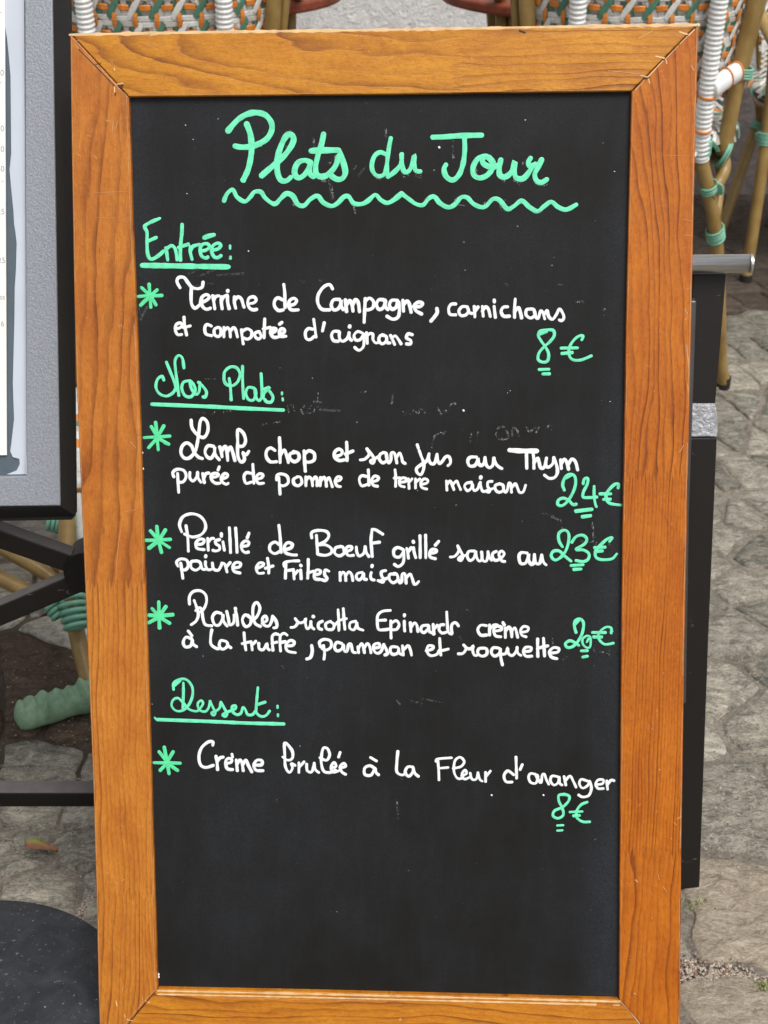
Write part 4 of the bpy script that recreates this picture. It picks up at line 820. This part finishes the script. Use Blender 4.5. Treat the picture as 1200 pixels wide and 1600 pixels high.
# inside: slate blue backing, slipped plastic sleeve, cream menu sheet
quadprism('backing', [(37,-258),(42,744),(-374,748),(-374,-256)], 0.010, 0.012, plain('slate_blue_backing', (0.10, 0.135, 0.165), 0.3, 0, 0.3, 20))
M['sleeve'] = plain('plastic_sleeve', (0.56, 0.61, 0.69), 0.28, 0.0, 0.10, 12)
sl = [(36.5,-250),(5,-250),(6,0),(8,40),(11,60),(14,90),(16.5,120),(17,180),(17.5,240),(15,265),(17,290),(21,330),(22,350),(24,362),(26,380),(25,420),(23,450),(22.5,500),(21,560),(20,600),(22,655),(18,690),(16,705),(20,714),(30,717),(31,725),(26,735),(10,741.5),(41.5,741),(40.5,500),(39.5,300)]
v = [cp(px, py, 0.0085) for px, py in sl]; w_ = [p+BY*0.0012 for p in v]; n = len(sl)
fix(link('plastic_sleeve', v+w_, [tuple(range(n)), tuple(range(2*n-1, n-1, -1))]+[(i, n+i, n+(i+1) % n, (i+1) % n) for i in range(n)], M['sleeve'], ms))
def sheet():
    t = NT('cream_menu_sheet'); c = t.coord(); n = t.noise(c, 8, 3, 0.5); t.out(t.mix(n, (0.80, 0.80, 0.76), (0.86, 0.86, 0.83)), 0.5, 0, 0.4); return t.mat
sheet_o = quadprism('menu_sheet', [(6.5,-240),(10.5,711),(-345,716),(-345,-240)], 0.007, 0.0085, sheet())
mb = MB()
quadprism('sleeve_edge', [(40.2,712),(42.4,712),(43,742),(40.8,742)], 0.0005, 0.002, plain('bright_edge', (0.7, 0.7, 0.72), 0.3, 0.6))
def print_text(txt, px, py, size, mat):
    cu = bpy.data.curves.new('printed_price', 'FONT'); cu.body = txt; cu.size = size; cu.extrude = 0.00005
    cu.align_x = 'RIGHT'; cu.materials.append(mat)
    o = bpy.data.objects.new('printed_price', cu); COL.objects.link(o)
    me = bpy.data.meshes.new_from_object(o); COL.objects.unlink(o); bpy.data.objects.remove(o)
    o = bpy.data.objects.new('printed_price', me); COL.objects.link(o); o.parent = sheet_o
    rot = Matrix((BX, BZ, -BY)).transposed(); o.matrix_local = Matrix.Translation(cp(px, py, 0.0068)) @ rot.to_4x4()
pg = plain('faded_print', (0.42, 0.44, 0.40), 0.6); pgr = plain('green_print', (0.16, 0.30, 0.20), 0.6); po = plain('orange_print', (0.75, 0.42, 0.22), 0.6)
for txt, px, py, mt in (('50',6.5,118,pg),('50',6.8,205,pg),('50',7,237,pg),('50',7.2,268,pg),('25',7.6,335,pg),('25',8.8,411,pg),('as',8,468,pg),('6',7,510,pg),('-',6,286,po),('.',2.5,20,pgr),('.',2.5,130,pgr)):
    print_text(txt, px, py, 0.0078, mt)
# pole and round base
mb = MB(); b0 = ground(-60, 1609); mb.tube([(0, 0, 0.018), rel(BC + BX*on_board(-170, 700, 0.09)[0] + BY*0.09 + BZ*on_board(-170, 700, 0.09)[1], ms)], 0.018, 20)
mb.build('pole', M['black_steel'], ms, smooth=False)
def slatey():
    t = NT('dusty_black_base'); c = t.coord(); n = t.noise(c, 14, 6, 0.65, dist=1.2); s = t.noise(c, 200, 5, 0.8)
    col = t.mix(t.ramp(n, [(0.4, 0), (0.75, 0.6)]), (0.016, 0.018, 0.022), (0.065, 0.07, 0.08)); col = t.mix(t.ramp(s, [(0.62, 0), (0.70, 0.8)]), col, (0.40, 0.40, 0.39))
    t.out(col, 0.6, 0, 0.35); t.bump(t.m('ADD', n, s), 0.0008); return t.mat
mb = MB(); mb.tube([(0, 0, 0.0), (0, 0, 0.014)], 0.176, 96); bevel(mb.build('base', slatey(), ms), 0.003, 3)
# ---------------------------------------------------------------- woven terrace chairs
def cane_mat():
    t = NT('painted_bamboo'); c = t.coord(); n = t.noise(c, 22, 4, 0.6); s = t.noise(c, 300, 3, 0.7)
    col = t.mix(t.ramp(n, [(0.3, 0), (0.7, 1)]), (0.22, 0.135, 0.035), (0.36, 0.24, 0.085)); col = t.mix(t.ramp(s, [(0.6, 0), (0.75, 0.3)]), col, (0.16, 0.10, 0.03))
    t.out(col, 0.38, 0, 0.5); t.bump(s, 0.0003); return t.mat
M['cane'] = cane_mat()
M['w_white'] = plain('white_woven_strand', (0.72, 0.72, 0.69), 0.45, 0, 0.18, 90, 0.0003, 500)
M['w_dull'] = plain('greige_woven_strand', (0.56, 0.535, 0.475), 0.55, 0, 0.25, 70, 0.0004, 500)
M['w_orange'] = plain('orange_woven_strand', (0.72, 0.24, 0.035), 0.45, 0, 0.3, 90, 0.0003, 500)
M['w_green'] = plain('green_woven_strand', (0.085, 0.235, 0.155), 0.45, 0, 0.3, 90, 0.0003, 500)
M['mint'] = plain('mint_cord', (0.20, 0.47, 0.34), 0.42, 0, 0.22, 60, 0.0003, 500)
M['wrap'] = plain('white_wound_cord', (0.80, 0.81, 0.80), 0.35, 0, 0.1, 50, 0.0002, 300)
M['rubber'] = plain('black_rubber_foot', (0.015, 0.015, 0.015), 0.7)
WEAVE = [M['w_dull'], M['w_white'], M['w_orange'], M['w_green']]

def strip(mb, S, u0, v0, u1, v1, w, lift, m, arch=0.0012, seg=4):
    """one strand across a surface S(u, v, lift)"""
    du, dv = u1-u0, v1-v0; L = math.hypot(du, dv); nu, nv = -dv/L*w/2, du/L*w/2; v = []
    for i in range(seg+1):
        t = i/seg; a = math.sin(math.pi*t)*arch; k = 1.0 if 0 < i < seg else 0.82
        for o, h in ((-1, -0.0012), (-0.7, 0.0), (0.7, 0.0), (1, -0.0012)):
            v.append(S(u0+du*t+nu*o*k, v0+dv*t+nv*o*k, lift+a+h))
    mb.add(v, [(i*4+j, i*4+j+1, i*4+j+5, i*4+j+4) for i in range(seg) for j in range(3)], m)
def weave(mb, S, ua, ub, va, vb, p, q, inside=lambda u, v: True, off=0):
    nu = int((ub-ua)/p)+1; nv = int((vb-va)/q)+1; j_ = lambda a: random.uniform(-a, a)
    for i in range(-1, nu+1):
        for j in range(-1, nv+1):
            u = ua+i*p; v = va+j*q; jw = lambda: j_(0.0012)
            if inside(u+.5*p, v):
                strip(mb, S, u+.06*p, v+.07*q+jw(), u+.94*p, v+.07*q+jw(), .22*q, .0025, 1)
                strip(mb, S, u+.06*p, v-.15*q+jw(), u+.94*p, v-.15*q+jw(), .22*q, .0022, 1 if (i+j+off) % 2 else 0)
                if (i+off) % 2 == 0: strip(mb, S, u+.5*p+jw(), v-.42*q, u+.5*p, v+.42*q, .32*p, .0008, 1)
                else:
                    strip(mb, S, u+.30*p, v-.38*q, u+.62*p, v+.10*q, .15*p, .0012, 0)
                    strip(mb, S, u+.70*p, v-.38*q, u+.38*p, v+.10*q, .15*p, .0016, 0)
            if inside(u, v): strip(mb, S, u+jw(), v-.30*q, u+jw(), v+.30*q, .23*p, .005, 2, 0.0025)
            if inside(u+.5*p, v+.5*q): strip(mb, S, u+.24*p, v+.5*q+jw(), u+.76*p, v+.5*q+jw(), .25*q, .005, 2, 0.0025)
            if inside(u, v+.5*q):
                a, b = (3, 1) if (i+off) % 2 == 0 else (1, 3)
                strip(mb, S, u-.26*p, v+.5*q+.36*q, u+.26*p, v+.5*q-.36*q, .27*p, .0012, b)
                strip(mb, S, u-.30*p, v+.5*q-.42*q, u+.30*p, v+.5*q+.42*q, .27*p, .0046, a)
def backing(mb, S, ua, ub, va, vb, nu=20, nv=8, m=0, th=0.003):
    for lift in (-0.004, -0.004-th):
        b = len(mb.v)
        for i in range(nu+1):
            for j in range(nv+1): mb.v.append(tuple(S(ua+(ub-ua)*i/nu, va+(vb-va)*j/nv, lift)))
        for i in range(nu):
            for j in range(nv):
                mb.f.append((b+i*(nv+1)+j, b+i*(nv+1)+j+1, b+(i+1)*(nv+1)+j+1, b+(i+1)*(nv+1)+j)); mb.m.append(m)
def binding(c, ax, r, n, parent, cord=0.0024, name='cord_binding', sx=1.0, knot=None):
    """cord wound n times round a joint, centre c, axis ax"""
    mb = MB(); ax = Vector(ax).normalized(); c = Vector(c)
    for i in range(n):
        mb.ring(c+ax*((i-(n-1)/2)*cord*1.9), ax+Vector((random.uniform(-.05,.05), random.uniform(-.05,.05), 0)), r, cord, 22, 6, sx=sx)
    if knot:
        k = Vector(knot)
        for i in range(3): mb.ring(c+k+ax*((i-1)*cord*1.6), k.normalized().cross(ax)+k*0.3, cord*2.4, cord, 12, 6)
    return mb.build(name, M['mint'], parent, smooth=True)
def make_chair():
    """armchair seen from behind; local x right, y towards its front, z up"""
    rt = empty('woven_armchair')
    def part(name, mat, fn, smooth=True):
        m = MB(); fn(m); return m.build(name, mat, rt, smooth)
    for s in (-1, 1):
        top = Vector((s*.146, -.215, .86)); mid = Vector((s*.139, -.165, .52)); low = Vector((s*.146, -.150, .45))
        d = (mid-top)
        part('back_post', M['wrap'], lambda m: m.tube([top, top.lerp(mid, .5)+Vector((s*-.004, 0, 0)), mid, low], .0150, 14, rib=.0078, ribamp=.0032))
        for zz in (.555, .500):
            p = top.lerp(mid, (.86-zz)/(.34)); mb = MB(); mb.ring(p, d, .0175, .0026, 22, 6)
            mb.build('orange_ring', M['w_orange'], rt, True)
        binding(low+Vector((0, 0, .02)), d, .0175, 6, rt)
        foot = Vector((s*.286, -.03, .0))
        l = part('leg', M['cane'], lambda m: m.tube([low, Vector((s*.208, -.115, .30)), Vector((s*.268, -.045, .06)), foot+Vector((0, -.002, .012))], lambda t: .0145, 14))
        m = MB(); m.tube([foot+Vector((0, 0, .0)), foot+Vector((0, -.002, .022))], .0155, 14); m.build('foot_cap', M['rubber'], l)
        binding(Vector((s*.203, -.116, .315)), (s*.35, .3, -1), .0185, 5, rt)
        binding(Vector((s*.172, -.140, .40)), (s*.35, .3, -1), .0175, 3, rt, knot=(s*.02, -.012, 0))
        # outer bamboo: down from the arm and back rim to the seat rail, two canes side by side
        part('arm_cane', M['cane'], lambda m: m.tube([(s*.262, -.135, .90), (s*.238, -.115, .74), (s*.220, -.10, .60), (s*.205, -.10, .445)], .0165, 14))
        part('arm_cane', M['cane'], lambda m: m.tube([(s*.285, -.105, .88), (s*.262, -.09, .74), (s*.240, -.08, .61), (s*.218, -.078, .48)], .0095, 12))
        binding((s*.219, -.095, .580), (s*-.1, .05, -1), .0225, 4, rt, sx=1.25)
        binding((s*.206, -.100, .447), (s*-.9, .1, .55), .024, 3, rt, cord=.0022)
        m = MB(); m.tube([(s*.145, -.178, .565), (s*.178, -.155, .578), (s*.208, -.122, .583)], .0165, 16); m.build('side_link', M['wrap'], rt, True)
        for p, a in (((s*.180, -.153, .579), (s*1, .8, .4)), ((s*.207, -.124, .583), (s*1, .9, .3))):
            mb = MB(); mb.ring(p, a, .0170, .0022, 20, 6); mb.build('orange_ring', M['w_orange'], rt, True)
        # front legs and arms
        fl = part('leg', M['cane'], lambda m: m.tube([(s*.235, .30, .62), (s*.228, .30, .44), (s*.232, .315, .2), (s*.238, .325, .012)], .0145, 14))
        m = MB(); m.tube([(s*.238, .325, 0), (s*.238, .325, .022)], .0155, 14); m.build('foot_cap', M['rubber'], fl)
        binding((s*.229, .30, .385), (0, 0, 1), .0185, 7, rt, knot=(s*.018, -.012, 0))
        part('arm_rest', M['cane'], lambda m: m.tube([(s*.262, -.13, .84), (s*.275, .05, .72), (s*.262, .22, .67), (s*.235, .30, .62)], .0150, 14))
        # curved braces under the seat
        part('brace', M['cane'], lambda m: m.tube([(s*.176, -.140, .385), (s*.195, -.128, .405), (s*.212, -.10, .430), (s*.212, .02, .45)], .0120, 12))
        part('brace', M['cane'], lambda m: m.tube([(s*.200, -.118, .33), (s*.215, -.06, .40), (s*.212, .03, .44)], .0095, 12))
        part('brace', M['cane'], lambda m: m.tube([(s*.229, .30, .30), (s*.19, .29, .39), (s*.10, .28, .445)], .0095, 12))
    # open netting under each arm
    for s in (-1, 1):
        SI = lambda u, v, l: Vector((s*(.150+u), .02+u*.5, v))+Vector((-s*.3, -1, 0))*l
        m = MB()
        for k in range(12):
            z0 = .47+k*.014
            for sg in (-1, 1): strip(m, SI, .0, z0, .085, z0+sg*.05, .006, .001*sg, 1, 0.001)
        o = m.build('netting', WEAVE, rt); o['kind'] = 'stuff'
    # curved woven back
    def SB(u, v, l):
        th = u/0.27; rr = .27
        z = v; fl = 1+ (z-.52)*0.42
        x = math.sin(th)*rr*fl*0.92; y = -.165+(1-math.cos(th))*rr*0.85-(z-.52)*.15
        n = Vector((math.sin(th), -math.cos(th), 0))
        return Vector((x, y, z))+n*(l-.0)
    m = MB(); backing(m, SB, -.262, .262, .575, .93, 24, 8)
    weave(m, SB, -.262, .262, .590, .915, .0445, .0400)
    o = m.build('woven_back', WEAVE, rt); o['kind'] = 'stuff'
    part('back_rim', M['wrap'], lambda m: m.tube([SB(-.27+.54*i/10, .935+.05*math.cos((i-5)/5*1.4), 0) for i in range(11)], .0160, 14, rib=.009, ribamp=.003))
    # seat: woven pad on a bamboo hoop
    def SS(u, v, l):
        # v: distance rolled over the rim from the centre
        r = min(v, .205); over = max(0, v-.205); a = over/.035
        if over > 0: rr = .205+math.sin(min(a, 1.57))*.028; z = .487-(1-math.cos(min(a, 1.57)))*.028-max(0, over-.055)
        else: rr = r; z = .487+.004*math.cos(r*7)
        nx = Vector((math.sin(u)*(min(a, 1.57)/1.57), math.cos(u)*(min(a, 1.57)/1.57), 1-min(a, 1.57)/1.57)).normalized()
        return Vector((math.sin(u)*rr*1.13, .055+math.cos(u)*rr*1.08, z))+nx*l
    m = MB(); b = len(m.v); NU = 40
    for i in range(NU):
        for j in range(8): m.v.append(tuple(SS(2*math.pi*i/NU, [0.001, .08, .16, .205, .22, .235, .245, .252][j], -.003)))
    for i in range(NU):
        for j in range(7): m.f.append((i*8+j, i*8+j+1, ((i+1) % NU)*8+j+1, ((i+1) % NU)*8+j)); m.m.append(0)
    for i in range(34):
        u = 2*math.pi*i/34
        for k, vv in enumerate((.10, .14, .18, .205, .225, .240)):
            c = [1, 3, 2, 1, 3, 1][(k+i*2) % 6]; ds = .05
            uu = u+random.uniform(-.02, .02); seg = 3; w = .013; vv2 = vv+.022; L = []
            for q in range(seg+1):
                t = q/seg; ua = uu+ds*(t-.5)*(1 if (i+k) % 2 else -1)*1.6; va = vv+(vv2-vv)*t
                for o_, h in ((-1, .0), (0, .003), (1, .0)): L.append(SS(ua+o_*w/2/max(.12, vv), va, .002+h+(.002 if c != 1 else 0)))
            m.add(L, [(q*3+j, q*3+j+1, q*3+j+4, q*3+j+3) for q in range(seg) for j in range(2)], c)
    o = m.build('woven_seat', WEAVE, rt); o['kind'] = 'stuff'
    m = MB(); m.ring((0, .075, .432), (0, 0, 1), .222, .0135, 40, 10, sx=1.05); m.build('seat_hoop', M['cane'], rt, True)
    m = MB(); m.ring((0, .075, .452), (0, 0, 1), .232, .0075, 40, 8, sx=1.05); m.build('green_trim', plain('dark_green_trim', (0.035, 0.10, 0.07), 0.5), rt, True)
    return rt
def copy_tree(o, parent=None):
    c = o.copy(); COL.objects.link(c)
    if parent: c.parent = parent
    for ch in list(o.children): copy_tree(ch, c)
    return c
random.seed(31)
chair = make_chair()
f = ground(1131, 605); 
chair.location = (f.x-.155, f.y+.03, 0)
chair.location.y = f.y+.03; chair.location.x = atD(1016, 0, chair.location.y-.205).x; chair.scale = (.88, 1, 1.13)
GR = 'woven terrace armchairs with bamboo legs'
tag(chair, 'woven armchair with its back to the board, above the board\'s upper right corner', 'chair', GR)
ch2 = copy_tree(chair); ch2.location = (atD(236, 0, chair.location.y-.205).x, chair.location.y+0.01, 0)
tag(ch2, 'woven armchair with its back to the board, above the board\'s upper left corner', 'chair', GR)
ch3 = copy_tree(chair)
ch3.scale = (1, 1, 0.92)
ch3.rotation_euler = (0, 0, R(172))
fp = ground(1172, 441)         # its near left leg stands here
off = Matrix.Rotation(R(172), 3, 'Z') @ Vector((.238, .325, 0))
ch3.location = (fp.x-off.x-.012, fp.y-off.y, 0)
tag(ch3, 'woven armchair at the right edge, facing the board, its leg bound in green cord', 'chair', GR)

# the nearer chair beside the display case: only its lower corner shows
nc = empty('woven_armchair', ground(60, 1090)); tag(nc, 'rattan chair at lower left behind the display case, with a mint green foot', 'chair', GR)
def npart(name, mat, pts, r, **k):
    m = MB(); m.tube([rel(p, nc) for p in pts], r, 14, **k); return m.build(name, mat, nc, True)
DN = 1.66
leg = npart('leg', M['cane'], [atD(106, 780, 1.80), atD(104, 850, 1.76), atD(108, 920, 1.72), atD(119, 985, 1.69), atD(142, 1082, 1.62)], .0118)
npart('leg', M['cane'], [atD(-60, 800, 1.80), atD(0, 853, 1.78), atD(66, 893, 1.76), atD(112, 930, 1.74)], .0105)
npart('brace', M['cane'], [atD(-90, 850, 1.90), atD(-20, 893, 1.88), atD(60, 932, 1.86), atD(200, 990, 1.84)], .0115)
npart('brace', M['cane'], [atD(80, 870, 1.80), atD(110, 905, 1.76), atD(135, 930, 1.74)], .0100)
mb = MB(); a = atD(101, 925, 1.70); b = atD(116, 978, 1.67); ax = (b-a)
for i in range(6):
    c = a.lerp(b, i/5)+Vector((0.004, 0, 0)); mb.ring(rel(c, nc), ax+Vector((-.004, 0, 0)), .0205-.0008*i, .0037, 26, 8, sx=1.0)
for i in range(3): mb.ring(rel(atD(79+i*5, 948+i*7, 1.675), nc), (0.6, -.4, -.5), .0070, .0036, 14, 8)
mb.build('cord_binding', M['mint'], nc, True)
mb = MB(); 
for i in range(5): mb.ring(rel(atD(76+i*7, 815+i*2.2, 1.83), nc), (1, .1, -.25), .0115, .0032, 20, 8)
mb.ring(rel(atD(112, 821, 1.82), nc), (.8, .1, -.5), .012, .0030, 20, 8)
mb.build('cord_binding', M['mint'], nc, True)
npart('white_strap', M['w_white'], [atD(121.5, 700, 1.90), atD(122, 780, 1.86), atD(125, 834, 1.84), atD(126, 842, 1.84)], .0062)
npart('white_strap', M['w_white'], [atD(99, 815, 1.88), atD(101, 838, 1.87)], .0048)
def SN(u, v, l): 
    c = rel(atD(60, 670, 2.02), nc); return c+Vector((math.sin(u)*v, math.cos(u)*v*.95, l))
mb = MB(); NU = 36
for i in range(NU):
    for (r, z) in ((.002, .0), (.17, .0), (.19, -.006), (.196, -.02), (.19, -.034), (.17, -.038), (.002, -.038)): mb.v.append(tuple(SN(2*math.pi*i/NU, r, z)))
for i in range(NU):
    for j in range(6): mb.f.append((i*7+j, i*7+j+1, ((i+1) % NU)*7+j+1, ((i+1) % NU)*7+j)); mb.m.append((i//2+j) % 4)
mb.build('seat', WEAVE, nc, True)
# mint green moulded foot: lumpy, ribbed like wound rope
fa = ground(22, 1122, 0.018); fb = ground(150, 1088, 0.018); mb = MB(); N = 46; K = 22; dv = fb-fa; ln = dv.length; dv.normalize(); sd = Vector((-dv.y, dv.x, 0))
for i in range(N+1):
    t = i/N; env = min(1, math.sqrt(max(0.0, 1-(1-min(1, t*4.2))**2))); env = max(env, .02)
    lump = 1+.16*math.sin(t*15.0+1.0)+.05*math.sin(t*31)-(.30*math.exp(-((t-.46)/.022)**2))-(.10*math.exp(-((t-.22)/.02)**2))
    hh = .023*env*lump*(1+.10*math.sin(t*7)); ww = .024*env*(1+.06*math.sin(t*11))
    for j in range(K):
        th = 2*math.pi*j/K; cz = math.sin(th); cx_ = math.cos(th)
        rib = 1+(.12*math.sin(t*44+cz*2.4*(1 if t > .46 else -1))*max(0, cz+.25)*min(1, t*6))
        z = cz*hh*rib; z = max(z, -.016)
        mb.v.append(tuple(rel(fa+dv*(t*ln+(.006*cz)*0), nc)+sd*(cx_*ww*rib)+Vector((0, 0, z+(.004*t)))))
for i in range(N):
    for j in range(K): mb.f.append((i*K+j, i*K+(j+1) % K, (i+1)*K+(j+1) % K, (i+1)*K+j)); mb.m.append(0)
mb.f.append(tuple(range(K))); mb.m.append(0); mb.f.append(tuple(N*K+j for j in range(K))); mb.m.append(0)
def footm():
    t = NT('weathered_mint_moulding'); c = t.coord(); n = t.noise(c, 45, 5, 0.7); s = t.noise(c, 200, 3, 0.7)
    col = t.mix(t.ramp(n, [(0.35, 0), (0.65, 1)]), (0.17, 0.29, 0.175), (0.29, 0.44, 0.29)); col = t.mix(t.ramp(s, [(0.66, 0), (0.75, 0.6)]), col, (0.05, 0.09, 0.06))
    t.out(col, 0.65, 0, 0.35); t.bump(t.m('ADD', n, s), 0.0012); return t.mat
ft = mb.build('foot', footm(), nc, True)
sb = ft.modifiers.new('sub', 'SUBSURF'); sb.levels = 1; sb.render_levels = 1

# ---------------------------------------------------------------- bistro tables beyond the chairs
def terracotta():
    t = NT('red_brown_tabletop'); c = t.coord(); n = t.noise(c, 30, 5, 0.7)
    t.out(t.mix(t.ramp(n, [(0.35, 0), (0.7, 1)]), (0.15, 0.030, 0.014), (0.25, 0.065, 0.032)), 0.55, 0, 0.3); return t.mat
TT = terracotta()
def make_table():
    rt = empty('bistro_table'); m = MB(); m.tube([(0, 0, .705), (0, 0, .727)], .30, 72); bevel(m.build('tabletop', TT, rt), .006, 3)
    for k in range(4):
        a = R(45+90*k); p = Vector((math.cos(a)*.24, math.sin(a)*.24, 0))
        l = MB(); 
        for s in (-1, 1): l.tube([p+Vector((s*.0125, 0, .706)), p*.82+Vector((s*.0125, 0, .33)), p+Vector((s*.0125, 0, .0))], .0115, 12)
        l.build('leg', M['cane'], rt, True)
    m = MB(); m.ring((0, 0, .33), (0, 0, 1), .19, .009, 36, 8); m.build('stretcher', M['cane'], rt, True)
    return rt
t1 = make_table(); 
def place_table(o, edge_px, cx_px, lab):
    D = 3.22; o.location = (atD(cx_px, 0, D).x, D, 0); tag(o, lab, 'table', 'round bistro tables with red brown tops')
place_table(t1, 0, 318, 'round red brown bistro table beyond the upper left chair')
t2 = copy_tree(t1); place_table(t2, 0, 905, 'round red brown bistro table beyond the upper right chair')
